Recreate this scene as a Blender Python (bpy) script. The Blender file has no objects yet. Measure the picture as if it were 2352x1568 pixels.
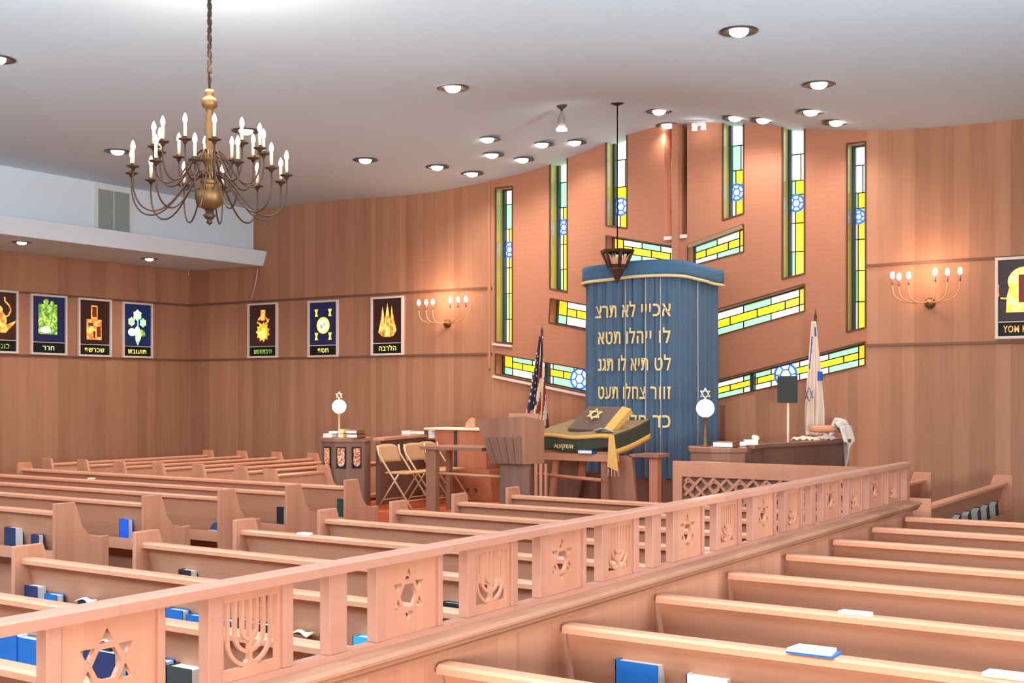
import bpy, bmesh, math, random
from math import sin, cos, pi, radians, sqrt, atan2
from mathutils import Vector, Matrix
random.seed(7)
S = bpy.context.scene
COL = S.collection
# ---------------- camera ----------------
FPX, CAMH, YAW = 2750.0, 1.82, radians(33.3)
cd = bpy.data.cameras.new('camera'); cam = bpy.data.objects.new('camera', cd); COL.objects.link(cam)
cam.location = (0, 0, CAMH); cam.rotation_euler = (pi/2, 0, YAW)
cd.sensor_width = 36; cd.lens = 36*FPX/2352; cd.shift_y = 119/2352; cd.clip_end = 100
S.camera = cam
# ---------------- world, light, exposure ----------------
S.view_settings.view_transform = 'Standard'; S.view_settings.look = 'None'
S.view_settings.gamma = 1; S.view_settings.use_curve_mapping = False
S.view_settings.exposure = 0.82
W = bpy.data.worlds.new('world'); S.world = W; W.use_nodes = True
W.node_tree.nodes['Background'].inputs[0].default_value = (0.88, 0.95, 1.0, 1)
W.node_tree.nodes['Background'].inputs[1].default_value = 0.24
def area(name, loc, rot, sx, sy, power, col=(1, 1, 1)):
    l = bpy.data.lights.new(name, 'AREA'); l.shape = 'RECTANGLE'; l.size = sx; l.size_y = sy
    l.energy = power; l.color = col
    o = bpy.data.objects.new(name, l); COL.objects.link(o); o.location = loc; o.rotation_euler = rot
    return o
# added unseen fill lights beside and behind the camera, brightening ceiling and near pews
def aimed(o, target): o.rotation_euler = (Vector(target)-o.location).to_track_quat('-Z', 'Y').to_euler(); return o
def uplight(name, loc, sx, sy, power, target, col=(0.74, 0.88, 1.0), spread=120):
    o = aimed(area(name, loc, (0, 0, 0), sx, sy, power, col), target); o.data.spread = radians(spread); return o
uplight('side_fill_light', (3.4, 6.0, 2.0), 2.0, 12, 850, (-1.6, 6.6, 6.5), spread=115)  # added fill aimed up to brighten the ceiling, no window there
uplight('rear_fill_light', (-7.5, -3.0, 2.0), 16, 2.0, 1800, (-8, 0.2, 7.0), spread=100)
aimed(area('near_fill_light', (2.9, -2.2, 1.6), (0, 0, 0), 2.0, .9, 470, (1.0, 0.97, 0.92)), (-1.4, 5.0, .7))  # added low fill for the right pew backs, no window there
for lx_, ly_, lp_ in ((-.4, 3.4, 70), (-.6, 7.4, 90), (-4.6, 5.0, 60), (-5.0, 8.6, 50), (-10.4, 7.0, 110), (-13.2, 8.2, 110), (-13.4, 11.6, 110)):  # added fill spots without fixtures, lighting the pews from above
    l = bpy.data.lights.new('overhead_fill_spot', 'SPOT'); l.energy = lp_; l.spot_size = radians(140); l.spot_blend = .9; l.shadow_soft_size = .18; l.color = (1, .95, .9)
    o = bpy.data.objects.new('overhead_fill_spot', l); COL.objects.link(o); o.location = (lx_, ly_, 4.98)
S.cycles.max_bounces = 6; S.cycles.diffuse_bounces = 3; S.cycles.use_adaptive_sampling = True; S.cycles.adaptive_threshold = .06; S.cycles.glossy_bounces = 2; S.cycles.caustics_reflective = False; S.cycles.caustics_refractive = False
# ---------------- geometry helpers ----------------
def ray(u, v):
    a = (u-1176)/FPX; b = (903-v)/FPX
    return Vector((-sin(YAW)+a*cos(YAW), cos(YAW)+a*sin(YAW), b))
def at(u, v, X=None, Y=None, z=None):
    r = ray(u, v)
    d = X/r.x if X is not None else (Y/r.y if Y is not None else (z-CAMH)/r.z)
    return Vector((r.x*d, r.y*d, CAMH+r.z*d))
def xat(u, Y): return at(u, 903, Y=Y).x
def zat(u, v, Y): return at(u, v, Y=Y).z
def tag(o, label=None, cat=None, group=None, kind=None):
    if label: o['label'] = label
    if cat: o['category'] = cat
    if group: o['group'] = group
    if kind: o['kind'] = kind
    return o
def thing(name, label, cat, loc=(0, 0, 0), rz=0, group=None):
    o = bpy.data.objects.new(name, None); COL.objects.link(o)
    o.empty_display_size = 0.1; o.location = loc; o.rotation_euler = (0, 0, rz)
    return tag(o, label, cat, group)
class MB:
    def __init__(s): s.bm = bmesh.new(); s.mi = 0
    def _f(s, vs):
        try:
            f = s.bm.faces.new(vs); f.material_index = s.mi; return f
        except ValueError: return None
    def box(s, a, b, M=None):
        x0, y0, z0 = a; x1, y1, z1 = b
        P = [(x0,y0,z0),(x1,y0,z0),(x1,y1,z0),(x0,y1,z0),(x0,y0,z1),(x1,y0,z1),(x1,y1,z1),(x0,y1,z1)]
        vs = [s.bm.verts.new((M @ Vector(p)) if M else p) for p in P]
        for q in ((0,3,2,1),(4,5,6,7),(0,1,5,4),(1,2,6,5),(2,3,7,6),(3,0,4,7)): s._f([vs[i] for i in q])
        return s
    def prism(s, poly, axis, a, b):
        """poly: 2D points; axis: extrusion axis 'x','y','z' from a to b"""
        def P(p, t):
            return {'x': (t, p[0], p[1]), 'y': (p[0], t, p[1]), 'z': (p[0], p[1], t)}[axis]
        A = [s.bm.verts.new(P(p, a)) for p in poly]; B = [s.bm.verts.new(P(p, b)) for p in poly]
        n = len(poly); s._f(A); s._f(B[::-1])
        for i in range(n): s._f([A[i], B[i], B[(i+1) % n], A[(i+1) % n]])
        return s
    def hexa(s, bot, top):
        A = [s.bm.verts.new(p) for p in bot]; B = [s.bm.verts.new(p) for p in top]
        n = len(bot); s._f(A[::-1]); s._f(B)
        for i in range(n): s._f([A[i], A[(i+1) % n], B[(i+1) % n], B[i]])
        return s
    def tube(s, pts, r, n=8, closed=False, cap=True):
        pts = [Vector(p) for p in pts]; rings = []; m = len(pts)
        up = None
        for i, p in enumerate(pts):
            if closed: d = pts[(i+1) % m]-pts[i-1]
            else: d = pts[min(i+1, m-1)]-pts[max(i-1, 0)]
            d = d.normalized() if d.length > 1e-9 else Vector((0, 0, 1))
            if up is None: up = Vector((0, 0, 1)) if abs(d.z) < .9 else Vector((1, 0, 0))
            x = up.cross(d)
            if x.length < 1e-5: x = Vector((1, 0, 0)).cross(d)
            x.normalize(); y = d.cross(x); up = y
            rr = r[i] if isinstance(r, (list, tuple)) else r
            rings.append([s.bm.verts.new(p+x*(rr*cos(2*pi*k/n))+y*(rr*sin(2*pi*k/n))) for k in range(n)])
        for i in range(m if closed else m-1):
            A = rings[i]; B = rings[(i+1) % m]
            for k in range(n):
                f = s._f([A[k], A[(k+1) % n], B[(k+1) % n], B[k]])
                if f: f.smooth = True
        if cap and not closed: s._f(rings[0][::-1]); s._f(rings[-1])
        return s
    def lathe(s, prof, c=(0, 0, 0), n=16, smooth=True):
        c = Vector(c); rings = []
        for r, z in prof:
            if r < 1e-6: rings.append([s.bm.verts.new(c+Vector((0, 0, z)))])
            else: rings.append([s.bm.verts.new(c+Vector((r*cos(2*pi*k/n), r*sin(2*pi*k/n), z))) for k in range(n)])
        for A, B in zip(rings, rings[1:]):
            if len(A) == 1 and len(B) == 1: continue
            for k in range(n):
                k2 = (k+1) % n
                if len(A) == 1: f = s._f([A[0], B[k2], B[k]])
                elif len(B) == 1: f = s._f([A[k], A[k2], B[0]])
                else: f = s._f([A[k], A[k2], B[k2], B[k]])
                if f: f.smooth = smooth
        if len(rings[0]) > 1: s._f(rings[0][::-1])
        if len(rings[-1]) > 1: s._f(rings[-1])
        return s
    def ribbon(s, pts, w, axis, a, b):
        """flat strip following 2D pts, width w, extruded along axis"""
        n = len(pts); L = []; R = []
        for i in range(n):
            p0 = pts[max(i-1, 0)]; p1 = pts[min(i+1, n-1)]
            dx, dy = p1[0]-p0[0], p1[1]-p0[1]; l = sqrt(dx*dx+dy*dy) or 1
            nx, ny = -dy/l*w/2, dx/l*w/2
            L.append((pts[i][0]+nx, pts[i][1]+ny)); R.append((pts[i][0]-nx, pts[i][1]-ny))
        for i in range(n-1): s.prism([L[i], L[i+1], R[i+1], R[i]], axis, a, b)
        return s
    def grid(s, nu, nv, f, mf=None, smooth=True):
        V = [[s.bm.verts.new(f(i/nu, j/nv)) for j in range(nv+1)] for i in range(nu+1)]
        for i in range(nu):
            for j in range(nv):
                q = s._f([V[i][j], V[i+1][j], V[i+1][j+1], V[i][j+1]])
                if q:
                    q.smooth = smooth
                    if mf: q.material_index = mf((i+.5)/nu, (j+.5)/nv)
        return s
    def build(s, name, mats, parent=None, bevel=0, solid=0, recalc=True):
        if recalc: bmesh.ops.recalc_face_normals(s.bm, faces=s.bm.faces)
        me = bpy.data.meshes.new(name); s.bm.to_mesh(me); s.bm.free()
        for m in (mats if isinstance(mats, (list, tuple)) else [mats]): me.materials.append(m)
        return link(name, me, parent, bevel, solid)
def link(name, me, parent=None, bevel=0, solid=0):
    o = bpy.data.objects.new(name, me); COL.objects.link(o)
    if parent: o.parent = parent
    if solid:
        m = o.modifiers.new('thickness', 'SOLIDIFY'); m.thickness = solid; m.offset = 0
    if bevel:
        m = o.modifiers.new('bevel', 'BEVEL'); m.width = bevel; m.segments = 2; m.limit_method = 'ANGLE'; m.angle_limit = radians(40)
    return o
def dup(o, parent=None, **kw):
    c = o.copy(); COL.objects.link(c); c.parent = parent
    for ch in list(o.children): dup(ch, c)
    for k, v in kw.items(): c[k] = v
    return c
def curve_mesh(splines, ext):
    """filled 2D outline with holes -> mesh in XY plane, thickness 2*ext"""
    cu = bpy.data.curves.new('c', 'CURVE'); cu.dimensions = '2D'; cu.fill_mode = 'BOTH'; cu.extrude = ext
    for pts in splines:
        sp = cu.splines.new('POLY'); sp.points.add(len(pts)-1); sp.use_cyclic_u = True
        for i, p in enumerate(pts): sp.points[i].co = (p[0], p[1], 0, 1)
    o = bpy.data.objects.new('c', cu); COL.objects.link(o)
    dg = bpy.context.evaluated_depsgraph_get(); me = bpy.data.meshes.new_from_object(o.evaluated_get(dg))
    bpy.data.objects.remove(o); bpy.data.curves.remove(cu)
    return me
def text_mesh(body, size=1.0, ext=0.01, align='CENTER'):
    cu = bpy.data.curves.new('t', 'FONT'); cu.body = body; cu.size = size; cu.extrude = ext
    cu.align_x = align; cu.resolution_u = 3
    cu.offset = 0.012*size; cu.space_character = 1.12
    o = bpy.data.objects.new('t', cu); COL.objects.link(o)
    dg = bpy.context.evaluated_depsgraph_get(); me = bpy.data.meshes.new_from_object(o.evaluated_get(dg))
    bpy.data.objects.remove(o); bpy.data.curves.remove(cu)
    return me
def mesh_obj(name, me, M, mats, parent=None):
    me.transform(M)
    me.materials.clear()
    for m in (mats if isinstance(mats, (list, tuple)) else [mats]): me.materials.append(m)
    return link(name, me, parent)
# plane frames: local (x, y, n) -> world.  XZ plane facing -Y ; YZ plane facing +X
def M_back(x, y, z): return Matrix.Translation((x, y, z)) @ Matrix(((1,0,0,0),(0,0,-1,0),(0,1,0,0),(0,0,0,1)))
def M_side(x, y, z): return Matrix.Translation((x, y, z)) @ Matrix(((0,0,1,0),(1,0,0,0),(0,1,0,0),(0,0,0,1)))
# ---------------- materials ----------------
MATS = {}
def srgb(r, g, b):
    f = lambda c: (c/255/12.92) if c/255 <= .04045 else ((c/255+.055)/1.055)**2.4
    return (f(r), f(g), f(b), 1)
def newmat(name):
    m = bpy.data.materials.new(name); m.use_nodes = True; MATS[name] = m
    nt = m.node_tree; return m, nt, nt.nodes['Principled BSDF']
def plain(name, col, rough=.6, metal=0, noise=0.0, scale=20, spec=.3):
    m, nt, b = newmat(name)
    b.inputs['Roughness'].default_value = rough; b.inputs['Metallic'].default_value = metal
    b.inputs['Specular IOR Level'].default_value = spec
    if noise:
        tc = nt.nodes.new('ShaderNodeTexCoord'); no = nt.nodes.new('ShaderNodeTexNoise'); no.inputs['Scale'].default_value = scale
        no.inputs['Detail'].default_value = 4
        nt.links.new(tc.outputs['Object'], no.inputs['Vector'])
        mx = nt.nodes.new('ShaderNodeMix'); mx.data_type = 'RGBA'
        mx.inputs[6].default_value = tuple(c*(1-noise) for c in col[:3])+(1,); mx.inputs[7].default_value = tuple(min(1, c*(1+noise)) for c in col[:3])+(1,)
        nt.links.new(no.outputs[0], mx.inputs[0]); nt.links.new(mx.outputs[2], b.inputs['Base Color'])
    else: b.inputs['Base Color'].default_value = col
    return m
def emis(name, col, strength, rough=.5):
    m, nt, b = newmat(name); b.inputs['Base Color'].default_value = col; b.inputs['Roughness'].default_value = rough
    b.inputs['Emission Color'].default_value = col; b.inputs['Emission Strength'].default_value = strength
    return m
def wood(name, c1, c2, plank_axis, plank_w, grain_axis, seam=.35, rough=.5, var=.9, spec=.25):
    """planks stacked along plank_axis, grain running along grain_axis (0,1,2)"""
    m, nt, b = newmat(name); N = nt.nodes; L = nt.links
    b.inputs['Roughness'].default_value = rough; b.inputs['Specular IOR Level'].default_value = spec
    tc = N.new('ShaderNodeTexCoord'); sp = N.new('ShaderNodeSeparateXYZ'); L.new(tc.outputs['Object'], sp.inputs[0])
    def math_(op, a, bb=None):
        n = N.new('ShaderNodeMath'); n.operation = op
        for i, q in enumerate((a, bb)):
            if q is None: continue
            if isinstance(q, (int, float)): n.inputs[i].default_value = q
            else: L.new(q, n.inputs[i])
        return n.outputs[0]
    # uneven plank widths: warp the coordinate first
    p = sp.outputs[plank_axis]
    n1 = N.new('ShaderNodeTexNoise'); n1.noise_dimensions = '1D'; n1.inputs['Scale'].default_value = .9/plank_w*.35; L.new(p, n1.inputs['W'])
    pw = math_('ADD', math_('DIVIDE', p, plank_w), math_('MULTIPLY', n1.outputs[0], 2.0))
    idx = math_('FLOOR', pw); fr = math_('FRACT', pw)
    wn = N.new('ShaderNodeTexWhiteNoise'); wn.noise_dimensions = '1D'; L.new(idx, wn.inputs['W'])
    mp = N.new('ShaderNodeMapping'); sc = [26.0, 26.0, 26.0]; sc[grain_axis] = 1.1
    mp.inputs['Scale'].default_value = sc; L.new(tc.outputs['Object'], mp.inputs['Vector'])
    gn = N.new('ShaderNodeTexNoise'); gn.inputs['Scale'].default_value = 1.0; gn.inputs['Detail'].default_value = 5; gn.inputs['Roughness'].default_value = .6
    L.new(mp.outputs[0], gn.inputs['Vector'])
    g2 = N.new('ShaderNodeTexNoise'); mp2 = N.new('ShaderNodeMapping'); sc2 = [5.0, 5.0, 5.0]; sc2[grain_axis] = .35
    mp2.inputs['Scale'].default_value = sc2; L.new(tc.outputs['Object'], mp2.inputs['Vector']); L.new(mp2.outputs[0], g2.inputs['Vector'])
    g2.inputs['Scale'].default_value = 1.0
    t = math_('ADD', math_('MULTIPLY', wn.outputs[0], .5*var), math_('ADD', math_('MULTIPLY', gn.outputs[0], .45), math_('MULTIPLY', math_('SUBTRACT', g2.outputs[0], .3), .5)))
    mx = N.new('ShaderNodeMix'); mx.data_type = 'RGBA'; mx.inputs[6].default_value = c1; mx.inputs[7].default_value = c2
    L.new(math_('SUBTRACT', t, .15), mx.inputs[0])
    seamv = math_('LESS_THAN', fr, .035)
    mul = math_('SUBTRACT', 1.0, math_('MULTIPLY', seamv, seam))
    vm = N.new('ShaderNodeVectorMath'); vm.operation = 'SCALE'; L.new(mx.outputs[2], vm.inputs[0]); L.new(mul, vm.inputs['Scale'])
    L.new(vm.outputs[0], b.inputs['Base Color'])
    return m
A_, B_ = srgb(150, 98, 72), srgb(212, 150, 118)
m_wallx = wood('wall_planks_back', srgb(162, 112, 84), srgb(214, 156, 122), 0, .16, 2, .10, var=.7)
m_wally = wood('wall_planks_side', srgb(162, 112, 84), srgb(214, 156, 122), 1, .16, 2, .10, var=.7)
m_trimd = wood('batten_wood', srgb(118, 82, 64), srgb(150, 106, 84), 2, .3, 0, 0)
m_ledge = wood('ledge_wood', srgb(150, 104, 80), srgb(190, 136, 108), 1, .5, 1, .05)
m_pew = wood('pew_wood', srgb(178, 119, 90), srgb(224, 163, 130), 2, .14, 0, .10, .42, .55)
m_cap = wood('pew_rail_wood', srgb(202, 138, 106), srgb(236, 172, 138), 1, .3, 0, 0, .35, .3)
m_endp = wood('pew_end_wood', srgb(188, 126, 96), srgb(222, 160, 128), 1, .12, 2, .1, .42, .6)
m_rail = wood('railing_wood', srgb(164, 112, 92), srgb(198, 144, 122), 1, .35, 1, .05, .4, .4)
m_panel = wood('railing_panel_wood', srgb(176, 118, 92), srgb(206, 148, 120), 1, .08, 2, .03, .45, .4)
m_half = wood('partition_wood', srgb(176, 120, 92), srgb(222, 162, 130), 1, .16, 2, .12, .42, .8)
m_bim = wood('bimah_wood', srgb(140, 96, 76), srgb(190, 136, 110), 0, .12, 2, .1, .45, .7)
m_bimd = wood('bimah_dark_wood', srgb(118, 88, 74), srgb(158, 118, 98), 0, .1, 2, .1, .5, .7)
m_bimo = wood('bimah_orange_wood', srgb(180, 106, 74), srgb(206, 132, 98), 0, .1, 2, .1, .45, .5)
m_brick, _nt, _b = newmat('salmon_brick'); _b.inputs['Roughness'].default_value = .8
_tc = _nt.nodes.new('ShaderNodeTexCoord'); _mp = _nt.nodes.new('ShaderNodeMapping'); _mp.inputs['Rotation'].default_value = (pi/2, 0, 0)
_br = _nt.nodes.new('ShaderNodeTexBrick'); _br.inputs['Scale'].default_value = 1; _br.inputs['Brick Width'].default_value = .3; _br.inputs['Row Height'].default_value = .075
_br.inputs['Mortar Size'].default_value = .004; _br.inputs['Color1'].default_value = srgb(184, 122, 92); _br.inputs['Color2'].default_value = srgb(180, 119, 90); _br.inputs['Mortar'].default_value = srgb(172, 112, 84)
_nt.links.new(_tc.outputs['Object'], _mp.inputs['Vector']); _nt.links.new(_mp.outputs[0], _br.inputs['Vector']); _nt.links.new(_br.outputs[0], _b.inputs['Base Color'])
m_ceil = plain('ceiling_plaster', (.60, .70, .76, 1), .9, noise=.03, scale=.6, spec=.05)
m_white = plain('white_plaster', (.76, .84, .90, 1), .85, noise=.03, scale=.8, spec=.05)
m_carpet = plain('rust_carpet', srgb(196, 96, 62), .95, noise=.15, scale=60, spec=.05)
m_floor = plain('brown_carpet', srgb(120, 80, 62), .95, noise=.15, scale=50, spec=.05)
m_vent = plain('vent_grey', srgb(150, 160, 155), .6)
m_whitem = plain('white_metal', srgb(225, 225, 222), .5)
m_frame = plain('poster_frame', srgb(236, 218, 206), .5)
m_brass = plain('brass', srgb(132, 98, 62), .45, .7)
m_bronze = plain('dark_bronze', srgb(84, 62, 48), .45, .5)
m_chain = plain('chain_bronze', srgb(56, 42, 36), .5, .3)
m_gold = plain('gold_thread', srgb(240, 212, 152), .6, noise=.15, scale=60)
m_goldy = plain('gold_cloth', srgb(226, 176, 96), .7, noise=.15, scale=30)
m_blue = plain('blue_velvet', srgb(88, 112, 134), .85, noise=.12, scale=8, spec=.15)
m_blued = plain('blue_velvet_canopy', srgb(78, 112, 142), .8, noise=.1, scale=5, spec=.15)
m_teal = plain('dark_teal_frame', srgb(50, 68, 72), .5)
m_green = plain('dark_green_cloth', srgb(66, 68, 56), .9, noise=.2, scale=30)
m_mantle = plain('taupe_mantle', srgb(112, 92, 78), .9, noise=.1, scale=30)
m_black = plain('black', srgb(24, 22, 24), .5)
m_char = plain('charcoal', srgb(62, 66, 62), .6)
m_navy = plain('navy_cover', srgb(44, 56, 96), .45, noise=.1)
m_bluebk = plain('blue_cover', srgb(32, 104, 178), .4, noise=.1)
m_brightblue = plain('bright_blue_cover', srgb(36, 100, 224), .4)
m_cyan = plain('light_blue_cover', srgb(60, 170, 216), .45)
m_blackbk = plain('black_cover', srgb(36, 36, 42), .45)
m_greenbk = plain('dark_green_cover', srgb(50, 66, 60), .5)
m_brownbk = plain('brown_cover', srgb(140, 92, 68), .5)
m_yellowbk = plain('cream_cover', srgb(240, 206, 140), .5)
m_page = plain('book_pages', srgb(246, 244, 236), .8)
m_cream = plain('cream_paper', srgb(250, 232, 200), .8)
m_tan = plain('tan_metal', srgb(210, 160, 116), .4, 0, noise=.06)
m_tanl = plain('tan_leg_metal', srgb(232, 196, 158), .35, .2)
m_candle = plain('candle_sleeve', srgb(226, 204, 168), .5)
m_wall_tallit = plain('white_cloth', srgb(236, 224, 212), .9, noise=.05)
m_red = plain('flag_red', srgb(150, 62, 40), .8); m_fnavy = plain('flag_navy', srgb(64, 62, 76), .8)
m_fwhite = plain('flag_white', srgb(244, 218, 196), .8); m_fblue = plain('flag_blue', srgb(56, 94, 190), .8)
m_wire = plain('white_wire', srgb(226, 200, 184), .6)
m_bulb = emis('bulb_glow', (1.0, .87, .66, 1), 2.2)
m_bulbw = emis('downlight_glow', (1.0, .93, .86, 1), 7)
m_globe = emis('globe_glow', (1.0, .97, .94, 1), 4.5)
m_can = plain('downlight_can', srgb(96, 88, 84), .35, .6)
GL = {}
for n_, c_, e_ in (('pale', (235, 245, 190), 1.15), ('white', (252, 252, 240), 1.25), ('mint', (150, 224, 170), .95), ('yellow', (246, 214, 40), 1.05),
                 ('orange', (238, 176, 40), 1.0), ('lime', (226, 240, 110), 1.1), ('sky', (120, 176, 240), 1.0), ('green', (120, 190, 70), .8), ('bluedot', (236, 244, 255), 1.15)):
    GL[n_] = emis('glass_'+n_, srgb(*c_), e_*.95, .15)
m_lead = plain('lead_came', srgb(40, 40, 36), .6); m_leadb = emis('blue_came', srgb(50, 110, 220), .55)
# ---------------- room ----------------
YB, XL, XC = 15.2, -17.14, -15.46
def sstep(a, b, t):
    t = max(0, min(1, (t-a)/(b-a))); return t*t*(3-2*t)
def ceil_z(x, y):
    s = 1.75 if x < -7.4 else 2.15
    return 5.07+.50*math.exp(-((x+7.4)/s)**2)*sstep(9.5, 14.8, y)-.06*math.exp(-((x+11.8)/1.2)**2)*sstep(11, 15, y)
mb = MB(); mb.grid(70, 50, lambda a, b: (XC-.1+(XC*-1+5.1)*a, -5+20.6*b, ceil_z(XC-.1+(XC*-1+5.1)*a, -5+20.6*b)))
o = mb.build('ceiling', m_ceil, recalc=False); tag(o, kind='structure')
o = MB().box((-17.5, -5, -.1), (5, 15.6, 0)).build('floor', m_floor); tag(o, kind='structure')
o = MB().box((XL-.2, -5, 0), (XL, 15.5, 4.31)).build('wall_left', m_wally); tag(o, kind='structure')
o = MB().box((XC-.15, -5, 4.31), (XC, 15.2, 5.3)).build('wall_clerestory', m_white); tag(o, kind='structure')
o = MB().prism([(XL, 4.075), (-15.22, 4.055), (-15.12, 4.31), (XL, 4.31)], 'y', -5, 15.2).build('ceiling_soffit', m_white, bevel=.01); tag(o, kind='structure')
# back wall of planks with the brick window field let into it
def W2(u, v): p = at(u, v, Y=YB); return (p.x, p.z)
bl, brr = xat(1131, YB), xat(1992, YB)
brick_out = [(bl, 5.85), (bl, W2(1131, 866)[1]), W2(1352, 913), W2(1500, 946), W2(1560, 948), W2(1655, 924), (brr, W2(1992, 845)[1]), (brr, 5.85)]
e = .002
brick_hole = [(p[0], p[1]) for p in brick_out]
me = curve_mesh([[(XL-.2, 0), (XL-.2, 6), (5, 6), (5, 0)], [(p[0], min(p[1], 5.86)) for p in brick_hole]], .15)
tag(mesh_obj('wall_back', me, M_back(0, YB+.15, 0), m_wallx), kind='structure')
# window openings, as (corner list clockwise from top left) in wall-plane pixels
TOP = 5.78
def vwin(u0, u1, top, b0, b1):
    x0, x1 = xat(u0, YB), xat(u1, YB)
    zt = TOP if top is None else W2((u0+u1)/2, top)[1]
    return [(x0, zt), (x1, zt), (x1, W2(u1, b1)[1]), (x0, W2(u0, b0)[1])]
VW = [vwin(1138, 1177, 430, 785, 790), vwin(1263, 1303, None, 663, 671), vwin(1392, 1440, None, 518, 524),
      vwin(1660, 1708, None, 506, 490), vwin(1797, 1848, None, 641, 628), vwin(1945, 1988, 328, 763, 752)]
AW = [[W2(1392, 541), W2(1545, 566), W2(1545, 618), W2(1392, 594)], [W2(1580, 562), W2(1708, 515), W2(1708, 578), W2(1580, 612)],
      [W2(1264, 685), W2(1420, 714), W2(1420, 772), W2(1261, 741)], [W2(1630, 716), W2(1848, 652), W2(1848, 714), W2(1630, 776)],
      [W2(1138, 812), W2(1400, 858), W2(1400, 914), W2(1138, 859)], [W2(1630, 878), W2(1987, 784), W2(1987, 838), W2(1630, 921)]]
MID = [vwin(1526, 1546, None, 542, 542), vwin(1563, 1578, None, 542, 538)]
me = curve_mesh([brick_out]+VW+AW+MID, .15)
tag(mesh_obj('wall_back_brick', me, M_back(0, YB+.15, 0), m_brick), kind='structure')
YG = YB+.245
def lerp2(P, s, t):
    """bilinear: P = tl,tr,br,bl"""
    a = (P[0][0]+(P[1][0]-P[0][0])*s, P[0][1]+(P[1][1]-P[0][1])*s); b = (P[3][0]+(P[2][0]-P[3][0])*s, P[3][1]+(P[2][1]-P[3][1])*s)
    return (a[0]+(b[0]-a[0])*t, a[1]+(b[1]-a[1])*t)
GK = list(GL); GM = [GL[k] for k in GK]
def glass_obj(par, cells, disc, P):
    """cells: list of (s0,s1,t0,t1,key)"""
    g = MB(); l = MB()
    for s0, s1, t0, t1, k in cells:
        g.mi = GK.index(k)
        q = [lerp2(P, s0, t0), lerp2(P, s1, t0), lerp2(P, s1, t1), lerp2(P, s0, t1)]
        g.prism([(a, b) for a, b in q], 'y', YG, YG+.012)
        for a, b in ((q[0], q[1]), (q[1], q[2])):
            l.ribbon([a, b], .014, 'y', YG-.008, YG+.001)
    g.build('pane', GM, par); l.build('lead_came', m_lead, par)
    if disc:
        cx, cz, r = disc
        MB().prism([(cx+r*cos(k*pi/12), cz+r*sin(k*pi/12)) for k in range(24)], 'y', YG-.016, YG-.01).build('round_pane', GL['bluedot'], par)
        d = MB(); d.ribbon([(cx+r*cos(k*pi/12), cz+r*sin(k*pi/12)) for k in range(25)], .028, 'y', YG-.03, YG-.017)
        d.ribbon([(cx+r*.5*cos(k*pi/3), cz+r*.5*sin(k*pi/3)) for k in range(7)], .02, 'y', YG-.03, YG-.017)
        for k in range(6):
            d.ribbon([(cx+r*.5*cos(k*pi/3), cz+r*.5*sin(k*pi/3)), (cx+r*cos(k*pi/3+.1), cz+r*sin(k*pi/3+.1))], .018, 'y', YG-.03, YG-.017)
        d.build('blue_came', m_leadb, par)
wn = 0
m_jamb = plain('jamb_olive_reflection', srgb(168, 170, 104), .25, noise=.35, scale=1.6, spec=.6); m_edge = plain('edge_brown', srgb(96, 62, 44), .5)  # olive jamb: green reflection of the glass painted into the colour
def frame_for(P, w=.035):
    global wn; wn += 1
    mb = MB()
    for i in range(4):
        a, b = P[i], P[(i+1) % 4]; mb.ribbon([a, b], w, 'y', YG-.06, YG-.002)
    o = mb.build('window_%d' % wn, m_teal); tag(o, kind='structure'); return o
vbreaks = [(1157, [432, 471, 527, 557, 592], 'pale', 'mint'), (1290, [385, 420, 477, 505, 541], 'pale', 'mint'), (1423, [338, 368, 430, 460, 491], 'pale', 'white'),
           (1690, [290, 335, 392, 425, 460], 'white', 'mint'), (1830, [300, 355, 415, 447, 487], 'white', 'white'), (1975, [333, 380, 443, 478, 518], 'white', 'white')]
for P, (uc, vb, ca, cb) in zip(VW, vbreaks):
    fr = frame_for(P)
    jl = MB(); jl.box((P[0][0], YB+.02, P[3][1]+.005), (P[0][0]+.012, YG-.065, min(P[0][1], 5.7))); jl.build('jamb_reflection_strip', m_jamb, fr)
    MB().box((P[0][0]+.012, YG-.07, P[3][1]+.01), (P[0][0]+.05, YG-.003, min(P[0][1], 5.7))).build('jamb_bar', m_teal, fr)
    eg = MB(); Pm = [(a, min(b, 5.7)) for a, b in P]
    for i in range(4): eg.ribbon([Pm[i], Pm[(i+1) % 4]], .022, 'y', YB-.006-.0004*i, YB+.012)
    eg.build('edge_strip', m_edge, fr)
    zt = P[0][1]; zb = min(P[2][1], P[3][1])
    T = [(zt-zat(uc, v, YG))/(zt-zb) for v in vb]; T[0] = 0
    cells = [(0, 1, T[0], T[1], ca), (0, .55, T[1], T[2], cb), (.55, 1, T[1], T[2], 'white'), (0, .3, T[2], T[3], 'mint' if uc > 1600 else 'white'), (.3, 1, T[2], T[3], 'yellow')]
    if uc == 1423: cells[-2:] = [(0, 1, T[2], T[3], 'yellow')]
    n = max(1, round((1-T[3])*(zt-zb)/.36)); k0 = T[3]
    for k in range(n):
        a, b = k0+(1-k0)*k/n, k0+(1-k0)*(k+1)/n
        cells.append((0, .3, a, b, 'mint' if (k % 4 == 2) else 'white')); cells.append((.3, 1, a, b, 'yellow' if k % 3 else 'orange'))
    w = P[1][0]-P[0][0]
    glass_obj(fr, cells, (P[0][0]+w*.36, zat(uc, (vb[3]+vb[4])/2, YG), w*.36), [P[0], P[1], (P[2][0], zb), (P[3][0], zb)])
c1 = ['white', 'mint', 'pale', 'white', 'mint']; c2 = ['yellow', 'yellow', 'orange', 'yellow']; c3 = ['mint', 'white', 'pale', 'mint', 'pale']
discs = {4: 1333, 5: 1806}
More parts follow.
